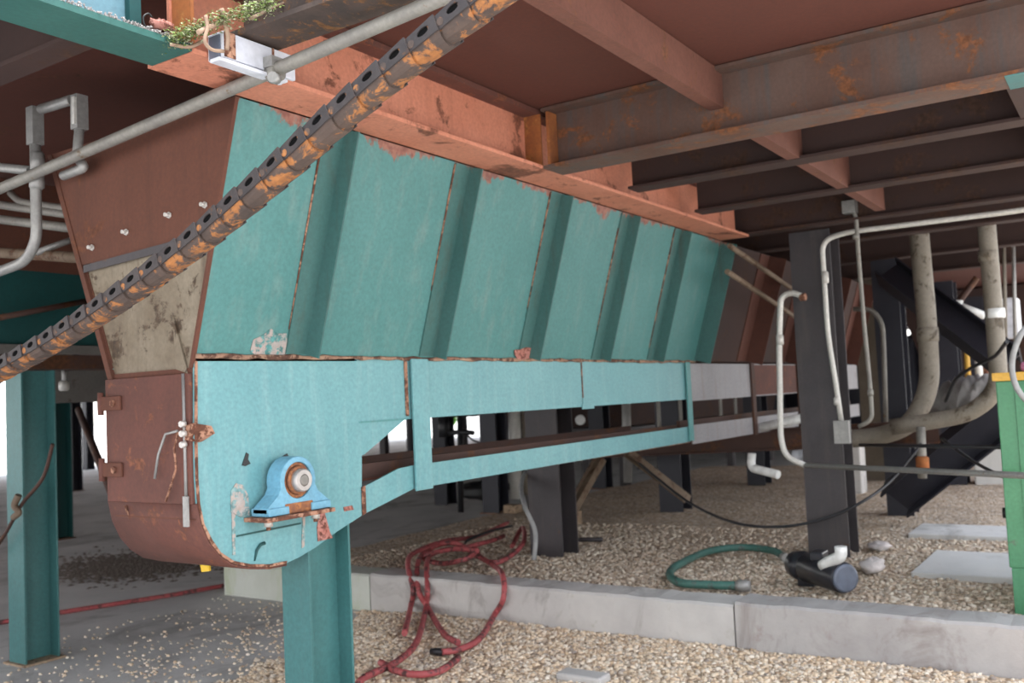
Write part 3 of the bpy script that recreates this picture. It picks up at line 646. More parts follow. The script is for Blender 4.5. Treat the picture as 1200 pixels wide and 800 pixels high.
def side_plate(sx):                       # dark side bar with an oval opening
    m = MB(); L = PT; cz_ = .004
    y0, y1, z0, z1 = -.003, L*1.0, -.018, .022; cy = L*.40
    outer = [(y0+(y1-y0)*k/6, z1) for k in range(6)]+[(y1, z1+(z0-z1)*k/6) for k in range(6)]+[(y1+(y0-y1)*k/6, z0) for k in range(6)]+[(y0, z0+(z1-z0)*k/6) for k in range(6)]
    rings = []
    for xoff in (0, .005):
        o = []; i_ = []
        for (y, z) in outer:
            a = math.atan2((z-cz_)/(z1-z0), (y-cy)/(y1-y0)); sc = 1.0-.14*max(0, min(1, y/L)); o.append((sx*(.0445*sc+xoff), y, z*sc))
            y2 = cy+math.cos(a)*.019; z2 = cz_+math.sin(a)*.0085; sc = 1.0-.14*max(0, min(1, y2/L)); i_.append((sx*(.0445*sc+xoff), y2, z2))
        rings += [o, i_]
    N = len(outer); vs = rings[0]+rings[1]+rings[2]+rings[3]; fs = []
    for k in range(N):
        j = (k+1) % N
        fs += [(k, j, N+j, N+k), (2*N+k, 3*N+k, 3*N+j, 2*N+j), (k, 2*N+k, 2*N+j, j), (N+k, N+j, 3*N+j, 3*N+k)]
    return m.add(vs, fs)
def mesh_of(mb, mat, name):
    me = bpy.data.meshes.new(name); me.from_pydata(mb.v, [], mb.f); me.polygons.foreach_set('use_smooth', mb.sm); me.materials.append(M[mat])
    bm = bmesh.new(); bm.from_mesh(me); bmesh.ops.recalc_face_normals(bm, faces=bm.faces); bm.to_mesh(me); bm.free(); return me
me_body = mesh_of(link_body(), 'chain_rust', 'link'); me_sides = [mesh_of(side_plate(q_), 'chain_dark', 'side_bar') for q_ in (-1, 1)]
pinm = MB().disc((0, PT*.86, -.002), (1, 0, 0), .0095, .091, 14); me_pin = mesh_of(pinm, 'chain_rust', 'pin')
me_hole_discs = []
for sx in (-1, 1):
    y_ = PT*.40; sc = 1-.14*.40
    me_hole_discs.append(mesh_of(MB().prism([(sx*(.0445*sc+.0005), y_+.0188*math.cos(2*math.pi*k/16), .004+.0084*math.sin(2*math.pi*k/16)) for k in range(16)], (sx*.0008, 0, 0)), 'hole_shade', 'opening'))
for i in range(len(nodes)-1):
    a, b = nodes[i], nodes[i+1]; ty = (b-a).normalized(); tx = Vector((1, 0, 0)); tz = tx.cross(ty).normalized()
    if tz.z < 0: tz = -tz; tx = -tx
    R = Matrix((tx, ty, tz)).transposed().to_4x4()
    o = bpy.data.objects.new('link', me_body); C.objects.link(o); o.parent = ct
    o.matrix_local = Matrix.Translation(a-ct.location) @ R
    for nm, me in (('side_bar', me_sides[0]), ('side_bar', me_sides[1]), ('pin', me_pin), ('opening', me_hole_discs[0]), ('opening', me_hole_discs[1])):
        c = bpy.data.objects.new(nm, me); C.objects.link(c); c.parent = o

# ============================================================ PIPES AND CONDUITS
def pipe(name, pts, r, mat, label, cat, rad=.08, n=12, group=None, parts=()):
    m = MB().tube(fillet(pts, rad) if rad else pts, r, n)
    if parts:
        t = empty(name, pts[0], label, cat, group); m.build('pipe_run', mat, t)
        for (nm, mb, mt) in parts: mb.build(nm, mt, t)
        return t
    return tag(m.build(name, mat), label, cat, group)
# long grey conduit in front
a = at(-60, 246, 0, 2.15); b = at(0, 221, 0, 2.15); c = at(515, -1, 0, 2.15); d = c+(c-b)*.25
cc = at(322, 86, 0, 2.15)
clamp = MB().box(cc.x-.03, cc.x+.03, cc.y-.02, cc.y+.025, cc.z+.015, cc.z+.05).disc((cc.x-.03, cc.y-.03, cc.z-.03), (1, .3, 0), .018, .03, 10)
ring = MB().tube([cc-(c-b).normalized()*.02, cc+(c-b).normalized()*.02], .030, 16)
pipe('conduit', [a, b, c, d], .0225, 'galv_dull', 'long straight grey conduit slanting across the upper left of the picture', 'conduit', 0, 16,
     parts=(('clamp', clamp, 'galv'), ('clamp_ring', ring, 'galv_dull')))
# ---- left cluster of conduits
X = 2.20
q = lambda u, v, x=X: at(u, v, 0, x)
def fitting(p, l, r, mat='galv', ax=(0, 0, 1)):
    a = Vector(ax); p = Vector(p); return MB().tube([p-a*l/2, p-a*l*.42, p-a*l*.4, p+a*l*.4, p+a*l*.42, p+a*l/2], [r*.75, r*.8, r, r, r*.8, r*.75], 12)
def body(p, w, d, h): p = Vector(p); return MB().box(p.x-d/2, p.x+d/2, p.y-w/2, p.y+w/2, p.z-h/2, p.z+h/2)
pp = q(41, 148); p2 = q(93, 132)
t = pipe('conduit', [pp+Vector((0, 0, -.05)), q(42, 230), q(43, 282), q(30, 306), q(0, 318), q(-60, 336)], .022, 'galv', 'pale conduit with box fittings curving down at the left edge', 'conduit', .16, 12,
     parts=(('conduit_body', body(pp, .05, .05, .16), 'galv'), ('coupling', fitting(q(44, 190), .09, .028), 'galv'), ('coupling', fitting(q(43, 212), .07, .030), 'galv'),
            ('conduit_arm', MB().tube([q(48, 128), q(84, 117)], .021, 12), 'galv'), ('conduit_body', body(p2, .045, .05, .14), 'galv'), ('cover_plate', body(p2+Vector((-.03, -.012, .0)), .018, .012, .11), 'white_conduit'),
            ('conduit_arm', MB().tube(fillet([p2+Vector((0, 0, -.06)), q(90, 185), q(100, 196), q(74, 206)], .03), .019, 12), 'galv'),
            ('conduit_arm', MB().tube([q(-60, 185), q(0, 196), q(36, 200)], .020, 12), 'galv')))
for k, (pts, r, lab, mt) in enumerate((
    ([(-60, 228), (0, 240), (85, 252)], .022, 'grey pipe behind the hopper end, highest straight one at the left edge', 'galv_dull'),
    ([(-60, 246), (0, 257), (90, 268)], .024, 'thick grey pipe behind the hopper end, second highest at the left edge', 'galv_dull'),
    ([(-60, 296), (0, 296), (110, 303)], .028, 'brownish pipe behind the hopper end, lowest of the four at the left edge', 'olive_brace'),
    ([(12, 226), (22, 236), (70, 243), (110, 246)], .018, 'short bent pipe tucked above the others at the left edge', 'galv_dull'))):
    pipe('pipe', [at(u, v, 0, 2.75) for u, v in pts], r, mt, lab, 'pipe', .05)
pipe('pipe', [at(42, 296, 0, 2.7), at(98, 276, 0, 2.9)], .016, 'galv', 'thin pale pipe slanting up behind the hopper end', 'pipe', 0)
# neighbouring machine at far left
t = empty('conveyor', (2.2, 6.4, 1.5), 'dark teal conveyor casing in the shade behind the left column', 'conveyor')
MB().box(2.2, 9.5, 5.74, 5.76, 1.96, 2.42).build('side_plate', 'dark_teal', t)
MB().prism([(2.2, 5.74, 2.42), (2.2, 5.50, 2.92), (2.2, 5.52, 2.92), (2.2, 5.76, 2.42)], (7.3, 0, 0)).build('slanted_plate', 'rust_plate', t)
MB().box(2.2, 9.5, 5.70, 5.76, 1.90, 1.955).build('edge_rail', 'dull_grey', t)
MB().box(2.2, 9.5, 5.80, 6.0, 1.81, 1.90).build('lower_beam', 'brown_steel', t)
MB().box(2.2, 9.5, 5.76, 6.5, 1.955, 1.965).build('bottom_plate', 'dark_beam', t)
MB().box(4.2, 11.0, 7.5, 7.7, 1.62, 1.92).build('far_beam', 'dull_grey', t)
pipe('pipe', [at(0, 372, 1, 5.6), at(104, 352, 1, 5.6)], .018, 'brown_steel', 'brown pipe crossing the dark teal casing at the left edge', 'pipe', 0)
pipe('pipe', [at(-30, 428, 1, 6.3), at(0, 424, 1, 6.3), at(135, 405, 1, 6.3)], .022, 'galv', 'pale pipe under the dark teal casing, behind the chain', 'pipe', 0)
t = pipe('pipe', [at(76, 425, 1, 6.3), at(76, 456, 1, 6.3)], .02, 'galv', 'short upright pipe stub hanging behind the left column', 'pipe', 0, parts=(('cap', fitting(at(75, 452, 1, 6.3), .07, .035), 'white_conduit'),))
pipe('pipe', [at(92, 480, 0, 5.0), at(140, 600, 0, 3.9)], .03, 'brown_steel', 'dark slanted pipe behind the rusty door', 'pipe', 0)
# rope tied on left column
a = [at(u, v, 0, 3.15) for u, v in ((62, 520), (50, 560), (26, 590), (8, 622), (-10, 650))]
rp = MB().tube(smooth(a), .011, 8); kn = MB().tube(smooth([at(22, 580, 0, 3.13), at(17, 592, 0, 3.12), at(22, 600, 0, 3.12), at(16, 606, 0, 3.12)]), .02, 8)
t = empty('rope', a[0], 'brown rope tied slanting across the left teal column', 'rope'); rp.build('cord', 'brown_steel', t); kn.build('knot', 'olive_brace', t)

# ---- right conduits
XP = 7.12                                       # just in front of the tall black column
q = lambda u, v, x=XP: at(u, v, 0, x)
w = q(985, 490)
t = pipe('conduit', [q(1290, 229), q(1200, 246), q(992, 272), q(963, 282), q(966, 330), q(970, 392), q(978, 440), q(986, 494)], .019, 'white_conduit', 'pale conduit bending down the tall black column to a small box', 'conduit', .16, 12,
     parts=(('junction_box', body(q(987, 506), .105, .06, .165), 'galv'), ('coupling', fitting(q(967, 325), .09, .026), 'white_conduit'), ('coupling', fitting(q(981, 470), .06, .025), 'white_conduit')))
x = 7.0
t = pipe('conduit', [q(996, 244, x), q(1003, 252, x), q(1006, 300, x), q(1013, 385, x), q(1020, 455, x), q(1022, 492, x), q(1006, 500, x)], .015, 'galv_dull', 'thin grey conduit dropping from a ceiling box beside the tall black column', 'conduit', .1, 10,
     parts=(('ceiling_box', body(q(996, 243, x), .09, .09, .09), 'galv'), ('coupling', fitting(q(1003, 277, x), .04, .024), 'galv_dull'), ('coupling', fitting(q(1020, 460, x), .05, .021), 'galv_dull')))
x = 6.9
t = pipe('conduit', [q(942, 348, x), q(928, 342, x), q(915, 348, x), q(913, 400, x), q(914, 460, x), q(915, 515, x), q(921, 535, x), q(943, 545, x)], .021, 'white_conduit', 'pale conduit with hooked top left of the tall black column', 'conduit', .12, 12,
     parts=(('end_fitting', fitting(q(941, 348, x), .05, .028, ax=(0, 1, 0)), 'rust_edge'), ('coupling', fitting(q(914, 398, x), .08, .027), 'white_conduit')))
pipe('pipe', [q(943, 545, x), at(1200, 557, 0, 5.6), at(1290, 560, 0, 5.2)], .018, 'galv', 'long thin grey pipe running level in front of the green cabinet', 'pipe', 0)
pipe('pipe', [at(1008, 521, 0, 7.6), at(1178, 524, 0, 6.4)], .013, 'rubber', 'thin black pipe running level left of the green cabinet', 'pipe', 0)
# thin bent conduit behind
pipe('conduit', [at(1000, 362, 0, 9.0), at(1022, 362, 0, 9.0), at(1034, 378, 0, 9.0), at(1036, 420, 0, 9.0), at(1038, 498, 0, 9.0)], .022, 'galv_dull', 'dim grey conduit with curved top between the black columns', 'conduit', .15)
# large tan pipes
t = pipe('pipe', [at(1077, 275, 0, 8.4)+Vector((0, 0, .30)), at(1077, 275, 0, 8.4), at(1087, 385, 0, 8.4), at(1090, 455, 0, 8.4), at(1068, 498, 0, 8.4), at(1030, 512, 0, 8.4), at(960, 516, 0, 8.4)], .077, 'tan_pipe', 'thick tan pipe dropping and sweeping left behind the tall black column', 'pipe', .45, 18, parts=(('coupling', fitting(at(1087, 392, 0, 8.4), .14, .086), 'tan_pipe'),))
t = pipe('pipe', [at(1157, 275, 0, 8.2)+Vector((0, 0, .22)), at(1157, 275, 0, 8.2), at(1166, 380, 0, 8.2), at(1171, 455, 0, 8.2), at(1140, 484, 0, 8.2), at(1090, 494, 0, 8.2), at(1045, 500, 0, 8.2)], .066, 'tan_pipe', 'thick tan pipe dropping behind the green cabinet', 'pipe', .45, 18, parts=(('white_band', fitting(at(1166, 367, 0, 8.2), .09, .072), 'pvc'), ('coupling', fitting(at(1158, 300, 0, 8.2), .1, .072), 'tan_pipe')))
# brown beam across behind
t = beam_obj(tuple(at(1100, 505, 0, 8.7)), tuple(at(640, 528, 0, 8.7)), .12, .20, 'brown_steel', 'long brown horizontal beam crossing behind the black column at knee height')
# black diagonals
beam_obj(tuple(at(1040, 318, 0, 9.3)), tuple(at(1182, 425, 0, 8.6)), .2, .24, 'navy_steel', 'black diagonal brace running down right behind the tan pipes', flat='y')
beam_obj(tuple(at(1050, 585, 0, 9.1)), tuple(at(1180, 480, 0, 8.7)), .25, .30, 'navy_steel', 'black diagonal brace rising right to the green cabinet', flat='y')
pipe('brace_rod', [at(855, 288, 1, 2.45), at(948, 352, 1, 2.55)], .020, 'olive_brace', 'upper thin diagonal brace rod in front of the rust brown hopper', 'brace', 0, 8)
pipe('brace_rod', [at(852, 318, 1, 2.45), at(948, 382, 1, 2.55)], .020, 'olive_brace', 'lower thin diagonal brace rod in front of the rust brown hopper', 'brace', 0, 8)
pipe('brace_rod', [at(1110, 372, 0, 9.8), at(1145, 325, 0, 9.8)], .03, 'brown_steel', 'small diagonal brace behind and between the tan pipes', 'brace', 0, 8)
tag(MB().ibeam(at(735, 530, 0, 8.0), at(806, 585, 0, 8.6), .07, .07, .01, .01, 'y').build('brace', 'olive_brace'), 'olive brace slanting down right behind the turquoise frame', 'brace')
tag(MB().ibeam(at(704, 536, 0, 7.1), at(668, 600, 0, 6.9), .08, .08, .01, .01, 'y').build('brace', 'olive_brace'), 'olive brace slanting down to the black column by the hose', 'brace')
# small fittings
tag(MB().tube([q(878, 250), q(880, 263)], .03, 10).build('plug', 'pvc'), 'small cream plug under the deck beyond the salmon beam', 'cap')
tag(MB().tube([q(838, 228), q(842, 233)], .03, 10).build('lamp_cap', 'white'), 'small bright fitting at the far end of the salmon beam', 'fitting')
pipe('pipe', [at(881, 531, 0, 8.0), at(880, 548, 0, 8.0), at(912, 556, 0, 7.9)], .036, 'pvc', 'bent white plastic pipe on the gravel by a distant column', 'pipe', .05)
pipe('pipe', [at(882, 503, 0, 8.4), at(948, 488, 0, 8.4)], .04, 'pvc', 'white pipe lying slanted on the brown beam left of the black column', 'pipe', 0)
tag(MB().tube([at(930, 534, 0, 7.5), at(946, 533, 0, 7.5)], .045, 12).build('plastic_bottle', 'white'), 'small bluish white canister beside the hooked conduit foot', 'bottle')
tag(MB().box(12.4, 12.9, .95, 1.75, 0, .74).build('concrete_block', 'far_ground', bevel=.02), 'bright white concrete block beyond the gravel left of the cabinet', 'block')
tag(MB().box(11.2, 11.45, 2.75, 2.95, 0, .95).build('concrete_pier', 'curb', bevel=.015), 'pale pier just right of the tall black column, behind the cables', 'pier')
pipe('pipe', [at(1079, 500, 0, 8.1), at(1081, 560, 0, 8.1)], .035, 'galv_dull', 'short grey valve pipe hanging below the first tan pipe', 'pipe', 0, parts=(('brass_fitting', fitting(at(1081, 543, 0, 8.1), .12, .05), 'flange_rust'),))
# tarp on the beam
m = MB(); n1, n2 = 18, 10; vs = []; fs = []
a0 = at(1088, 474, 0, 9.1); b0 = at(1172, 452, 0, 9.1)
for i in range(n1):
    for j in range(n2):
        s_ = i/(n1-1); a = math.pi*2*j/n2; c0 = a0.lerp(b0, s_); r = .13*math.sin(math.pi*(.08+.84*s_))**.6*(1+.35*math.sin(i*1.9+j*2.3))
        vs.append(c0+Vector((math.cos(a)*r, 0, math.sin(a)*r*1.1)))
for i in range(n1-1):
    for j in range(n2): fs.append((i*n2+j, i*n2+(j+1) % n2, (i+1)*n2+(j+1) % n2, (i+1)*n2+j))
fs += [tuple(range(n2)), tuple((n1-1)*n2+k for k in range(n2))]
tag(m.add(vs, fs, True).build('plastic_sheet', 'tarp'), 'crumpled pale plastic sheet heaped between the tan pipes', 'sheet')
# colourful uprights far right
for (u0, u1, v0, v1, mt, lab, nm, x) in ((1131, 1137, 398, 452, 'yellow', 'orange upright strip behind the second tan pipe', 'upright_strip', 10),
                             (1143, 1151, 404, 446, 'pvc', 'bright white upright tube behind the second tan pipe', 'upright_tube', 10.2),
                             (1176, 1180, 268, 420, 'tan_pipe', 'thin tan upright pipe right of the second tan pipe', 'pipe', 10),
                             (1187, 1191, 266, 410, 'galv', 'thin pale upright pipe at the right edge above the green cabinet', 'pipe', 10),
                             (1152, 1158, 408, 446, 'rust_edge', 'brown upright post next to the white tube', 'upright_strip', 10.4)):
    a = at((u0+u1)/2-2, v0, 0, x); b = at((u0+u1)/2+1, v1, 0, x); r = (u1-u0)/2/1113*x*.95
    pipe(nm, [a, b], r, mt, lab, nm.replace('_', ' '), 0, 10)
m = MB().tube([at(1122, 352, 0, 9.6), at(1122, 372, 0, 9.6)], .05, 10).tube([at(1122, 357, 0, 9.6), at(1154, 370, 0, 9.6)], .035, 10)
tag(m.build('pipe_tee', 'pvc'), 'white pipe tee against the dark between the two tan pipes', 'pipe')
tag(MB().box(10.6, 10.9, 1.0, 1.25, 1.85, 2.25).build('electrical_box', 'white', bevel=.01), 'pale box high at the right edge behind the pipes', 'box')
# cables
def cable(pts, r, mat, label, x=None, name='cable', cat='cable'):
    P_ = [at(p[0], p[1], 0, p[2] if len(p) > 2 else x) for p in pts]
    return tag(MB().tube(smooth(P_, 8), r, 8).build(name, mat), label, cat)
cable([(737, 532, 8.2), (770, 560, 7.9), (810, 590, 7.6), (860, 612, 7.2), (912, 617, 7.0), (965, 608, 7.0), (1010, 588, 7.05), (1045, 562, 7.4), (1080, 520, 7.6)], .011, 'rubber', 'black cable hanging in a low sag past the tall black column')
cable([(1104, 514, 7.8), (1140, 540, 7.4), (1170, 556, 7.0), (1182, 562, 6.4)], .012, 'rubber', 'black cable slanting down to the green cabinet')
cable([(1108, 470, 8.2), (1120, 445, 8.0), (1140, 430, 7.8), (1165, 418, 7.6), (1180, 400, 7.2)], .014, 'rubber', 'black cable looping up between the second tan pipe and cabinet')
cable([(1215, 372, 5.65), (1196, 392, 5.6), (1186, 425, 5.6), (1192, 455, 5.6), (1215, 482, 5.65)], .016, 'grey_hose', 'thick grey cable looping in front of the green cabinet top', name='cable')
cable([(622, 485, 7.6), (630, 520, 7.0), (612, 562, 6.4), (614, 590, 6.0), (627, 622, 5.95), (626, 656, 5.9)], .018, 'grey_hose', 'grey flexible conduit hanging to the gravel beside the black column')

# ============================================================ GREEN CABINET
t = empty('cabinet', (5.95, .45, .2), 'bright green steel cabinet with yellow rim at the right edge', 'cabinet')
gx0, gx1, gy0, gy1 = 5.80, 6.6, -.25, .68
MB().box(gx0, gx1, gy0, gy1, .45, 1.46).build('body', 'green_paint', t, .006)
MB().box(gx0-.015, gx1+.015, gy0-.015, gy1+.015, 1.46, 1.505).build('rim', 'yellow', t, .004)
MB().box(gx0-.006, gx0, gy0+.03, gy1-.09, .49, 1.44).build('panel', 'green_paint', t, .002)
for x in (gx0+.02, gx1-.05):
    for y in (gy0+.01, gy1-.09): MB().box(x-.018, x+.03, y, y+.08, .19, .45).build('leg', 'green_paint', t, .003)
MB().disc(((gx0+.2), gy1+.02, .72), (0, 1, 0), .03, .03, 12).build('knob', 'black', t)
MB().box(gx0+.03, gx0+.17, .36, .56, 1.505, 1.56).build('grommet', 'purple', t, .02)

# ============================================================ PUMP AND HOSES
a = at(935, 664, 0, 6.20); b = at(992, 684, 0, 5.85)
ax = Vector((b.x-a.x, b.y-a.y, 0)).normalized(); zc = .325
b = Vector((b.x, b.y, zc)); a = b-ax*.42
t = empty('pump', (b.x, b.y, .21), 'black cylindrical pump motor lying on the gravel behind the curb', 'pump')
MB().tube([a, a+ax*.02, b-ax*.03, b-ax*.012], [.075, .094, .094, .088], 24).build('motor_body', 'motor', t)
MB().tube([b-ax*.012, b, b+ax*.006], [.086, .084, .07], 24).build('end_cap', 'motor_cap', t)
MB().tube([a-ax*.16, a-ax*.13, a-ax*.05, a+ax*.0], [.05, .085, .095, .075], 20).build('pump_head', 'motor', t)
MB().box(a.x-.05, a.x+.10, a.y-.05, a.y+.05, zc-.112, zc-.06).build('foot', 'motor', t)
m_ = a.lerp(b, .35)+Vector((0, 0, .09)); MB().box(m_.x-.07, m_.x+.07, m_.y-.04, m_.y+.04, m_.z-.02, m_.z+.035).build('terminal_box', 'motor', t, .01)
e0 = a.lerp(b, .30)+Vector((0, 0, .11)); e1 = at(982, 651, 0, 6.15)
MB().tube(fillet([at(964, 663, 0, 5.9), at(974, 657, 0, 5.86), at(986, 652, 0, 5.82), at(985, 640, 0, 5.82)], .05), .036, 14).build('elbow', 'pvc', t)
hp = [(918, 652), (905, 645), (870, 641), (830, 646), (798, 660), (785, 671), (795, 682), (830, 685), (862, 686)]
P_ = []
for (u, v) in hp: p = at(u, v, 2, .26); P_.append(p)
t = empty('hose', P_[-1], 'green garden hose bent in a loop beside the black pump', 'hose')
MB().tube(smooth(P_, 8), .027, 12).build('tube', 'green_hose', t)
d1 = (P_[-1]-P_[-2]).normalized(); MB().tube([P_[-1], P_[-1]+d1*.03, P_[-1]+d1*.09], [.028, .04, .034], 12).build('coupling', 'galv', t)
d1 = (P_[0]-P_[1]).normalized(); MB().tube([P_[0], P_[0]+d1*.07], .032, 12).build('coupling', 'galv', t)
# rags
def lump(name, c, s, mat, label, cat, seed, n1=10, n2=12):
    rnd = random.Random(seed); vs = []; fs = []
    for i in range(n1+1):
        for j in range(n2):
            th_ = math.pi*i/n1; ph = 2*math.pi*j/n2; r = 1+rnd.uniform(-.28, .22)
            vs.append((c[0]+s[0]*r*math.sin(th_)*math.cos(ph), c[1]+s[1]*r*math.sin(th_)*math.sin(ph), c[2]+s[2]*r*math.cos(th_)))
    for i in range(n1):
        for j in range(n2): fs.append((i*n2+j, i*n2+(j+1) % n2, (i+1)*n2+(j+1) % n2, (i+1)*n2+j))
    return tag(MB().add(vs, fs, True).build(name, mat), label, cat)
p = at(1022, 662, 2, .26); lump('rag', (p.x, p.y, .26), (.16, .07, .05), 'rag', 'crumpled whitish rag on the gravel right of the pump', 'rag', 1)
p = at(1030, 640, 2, .24); lump('rag', (p.x, p.y, .24), (.12, .08, .035), 'rag', 'small pale scrap behind the black column foot', 'rag', 2)
p = at(672, 606, 2, .24); 
# ---- red hose coil
z = .245
def red(pts, label, r=.021):
    P_ = []
    for pt in pts:
        u, v, k = pt
        if k == 'g': P_.append(at(u, v, 2, z+r))            # on the gravel bed
        elif k == 'c': P_.append(at(u, v, 2, .295+r))        # on the curb top
        elif k == 'f': p = at(u, v, 2, .08); p.x = min(p.x, 5.13); P_.append(p)       # on the front gravel
        elif k == 'w': p = at(u, v, 0, 5.135); p.z = max(p.z, .085); P_.append(p)          # in front of the curb face
        elif k == 'h': P_.append(at(u, v, 2, z+.05+r))
    return P_
ht = empty('hose', at(520, 655, 2, .25), 'long red rubber air hose coiled over the middle of the curb', 'hose')
def add_hose(pts, r, mat='red_hose', nm='tube'):
    m = MB().tube(smooth(red(pts, '', r), 8), r, 10); m.build(nm, mat, ht)
add_hose([(600, 640, 'g'), (612, 618, 'h'), (614, 634, 'h'), (600, 650, 'g'), (580, 659, 'g'), (560, 652, 'g'), (540, 638, 'h'), (520, 637, 'h'), (500, 645, 'g'), (490, 658, 'c'), (490, 690, 'w'), (502, 725, 'w'), (520, 742, 'f'), (537, 753, 'f')], .019)
add_hose([(556, 640, 'g'), (563, 652, 'g'), (578, 662, 'g'), (589, 674, 'c'), (590, 700, 'w'), (580, 730, 'w'), (562, 748, 'f'), (540, 760, 'f'), (518, 764, 'f')], .019)
add_hose([(560, 645, 'h'), (530, 643, 'h'), (505, 650, 'g'), (500, 662, 'c'), (501, 690, 'w'), (500, 725, 'w'), (488, 752, 'f'), (465, 775, 'f'), (430, 792, 'f'), (420, 800, 'f')], .019)
add_hose([(595, 612, 'g'), (560, 628, 'g'), (520, 634, 'h'), (485, 648, 'c'), (478, 662, 'c'), (484, 690, 'w'), (482, 722, 'w'), (474, 742, 'f')], .019)
add_hose([(556, 648, 'h'), (545, 655, 'h'), (520, 660, 'g'), (500, 656, 'g'), (498, 650, 'h'), (520, 645, 'h'), (550, 640, 'h'), (580, 632, 'h'), (590, 628, 'g')], .019)
add_hose([(537, 770, 'f'), (532, 775, 'f'), (515, 786, 'f'), (490, 790, 'f'), (465, 786, 'f'), (446, 776, 'f')], .019)
add_hose([(600, 616, 'h'), (575, 622, 'h'), (550, 632, 'h'), (545, 636, 'g')], .012, 'rubber', 'dark_cord')
p0, p1 = at(520, 764, 2, .075), at(505, 763, 2, .075)
MB().tube([p0, p0.lerp(p1, .3), p1], [.021, .023, .018], 12).build('nozzle', 'rubber', ht)
# red hose on the slab, left
P_ = [at(u, v, 2, .02) for u, v in ((-60, 736), (0, 729), (60, 719), (130, 708), (200, 697), (250, 688), (262, 686))]
tag(MB().tube(smooth(P_), .018, 8).build('hose', 'red_hose'), 'red hose lying straight across the grey slab at left', 'hose')
P_ = [at(u, v, 2, .03) for u, v in ((425, 612), (445, 605), (480, 603), (505, 606))]
P_ = [Vector((p.x, p.y, h_back(p.x, p.y)+.01)) for p in [at(u, v, 2, .2) for u, v in ((425, 609), (445, 605), (480, 603), (500, 604))]]
tag(MB().tube(smooth(P_), .018, 8).build('hose', 'green_hose'), 'thin green hose on the gravel behind the teal column', 'hose')
# dark heap at column base in the middle, sticks
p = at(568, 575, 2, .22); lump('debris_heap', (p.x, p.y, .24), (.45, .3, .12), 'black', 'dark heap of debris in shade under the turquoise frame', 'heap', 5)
P_ = [at(u, v, 2, .245) for u, v in ((672, 632), (706, 632))]
tag(MB().tube(P_, .018, 6).build('iron_bar', 'black_steel'), 'short dark bar lying on the gravel right of the black column', 'bar')
p = at(598, 594, 2, .26); tag(MB().box(p.x-.07, p.x+.07, p.y-.12, p.y+.05, .20, .29).build('wood_block', 'wood', bevel=.01), 'small wooden block left of the black column foot', 'block')
p = at(674, 610, 2, .24); tag(MB().box(p.x-.04, p.x+.04, p.y-.06, p.y+.02, .20, .34).build('wood_block', 'wood', bevel=.01), 'small upright wooden block right of the black column foot', 'block')
tag(MB().prism([at(232, 648, 0, 2.55), at(243, 649, 0, 2.55), at(245, 669, 0, 2.55), (at(236, 670, 0, 2.55))], (.01, 0, 0)).build('yellow_tag', 'tape'), 'small yellow tag hanging under the curved rusty wrapper', 'tag')
p = at(690, 796, 2, .03); tag(MB().box(p.x-.10, p.x+.02, p.y-.12, p.y+.14, .03, .075).build('stone_slab', 'curb', bevel=.012), 'flat pale stone at the bottom edge in the gravel', 'stone')

# ============================================================ TOP LEFT: white channel, moss, twigs
t = empty('light_fixture', (2.05, 2.30, 2.68), 'white metal channel fixture lying on the salmon beam flange at upper left', 'fixture')
def c3(u, v, y=2.36): return at(u, v, 1, y)
A = c3(262, 55, 2.33); Bp = c3(346, 78, 2.33)
fx0, fx1 = A.x, Bp.x
fz = 2.604
MB().box(fx0, fx1, 2.33, 2.345, fz, fz+.085).build('channel_side', 'white', t, .003)
MB().box(fx0, fx1, 2.345, 2.405, fz+.075, fz+.085).build('channel_top', 'white', t, .003)
MB().box(fx0, fx1, 2.395, 2.405, fz, fz+.075).build('channel_side', 'white', t, .003)
MB().box(fx0-.03, fx1-.05, 2.315, 2.36, fz-.022, fz-.010).build('bottom_lip', 'white', t, .002)
MB().box(fx0-.004, fx0+.0, 2.345, 2.395, fz, fz+.075).build('end_cap', 'motor_cap', t)
MB().box(fx0+.002, fx0+.045, 2.326, 2.330, fz+.002, fz+.083).build('rusty_band', 'rust_edge', t)
MB().box(fx0+.20, fx0+.206, 2.325, 2.330, fz-.02, fz+.083).build('tie_wire', 'rust_edge', t)
rnd = random.Random(11)
m = MB(); m2 = MB()
for i in range(2600):
    s_ = rnd.random()
    c = at(198, 48, 1, 2.40).lerp(at(240, 30, 1, 2.36), s_) if i % 2 else at(245, 28, 1, 2.34).lerp(at(320, 2, 1, 2.10), s_)
    c = c+Vector((rnd.gauss(0, .016), rnd.gauss(0, .02), rnd.gauss(.0, .012)))
    r = rnd.uniform(.003, .008); d = Vector((rnd.gauss(0, 1), rnd.gauss(0, 1), rnd.gauss(0, 1))).normalized(); e = d.orthogonal().normalized()
    (m if rnd.random() < .6 else m2).add([c-d*r, c+e*r*.6, c+d*r, c-e*r*.6], [(0, 1, 2, 3)])
tag(m.build('moss', 'moss'), 'green moss growing along the corroded beam at upper left', 'moss', kind='stuff')
tag(m2.build('lichen', 'leafy'), 'pale lichen and dead leaves along the corroded beam at upper left', 'lichen', kind='stuff')
def twig(pts, r, lab, y=2.31):
    tag(MB().tube(smooth([at(u, v, 1, y) for u, v in pts], 4), r, 6).build('twig', 'twig'), lab, 'twig')
twig([(232, 38), (250, 30), (268, 23)], .008, 'thick broken stick resting level on the white fixture end')
twig([(241, 18), (243, 32), (240, 48), (248, 58), (262, 60)], .006, 'dry twig looping under the left end of the white fixture', 2.30)
twig([(260, 10), (263, 25), (267, 42), (266, 58)], .007, 'dry twig hanging upright over the white fixture end', 2.29)
twig([(293, 22), (316, 11), (338, 1), (352, -6)], .005, 'long pale twig lying along the corroded beam', 2.22)
twig([(200, 52), (222, 55), (238, 48)], .006, 'thin brown twig on the flange left of the white fixture', 2.39)
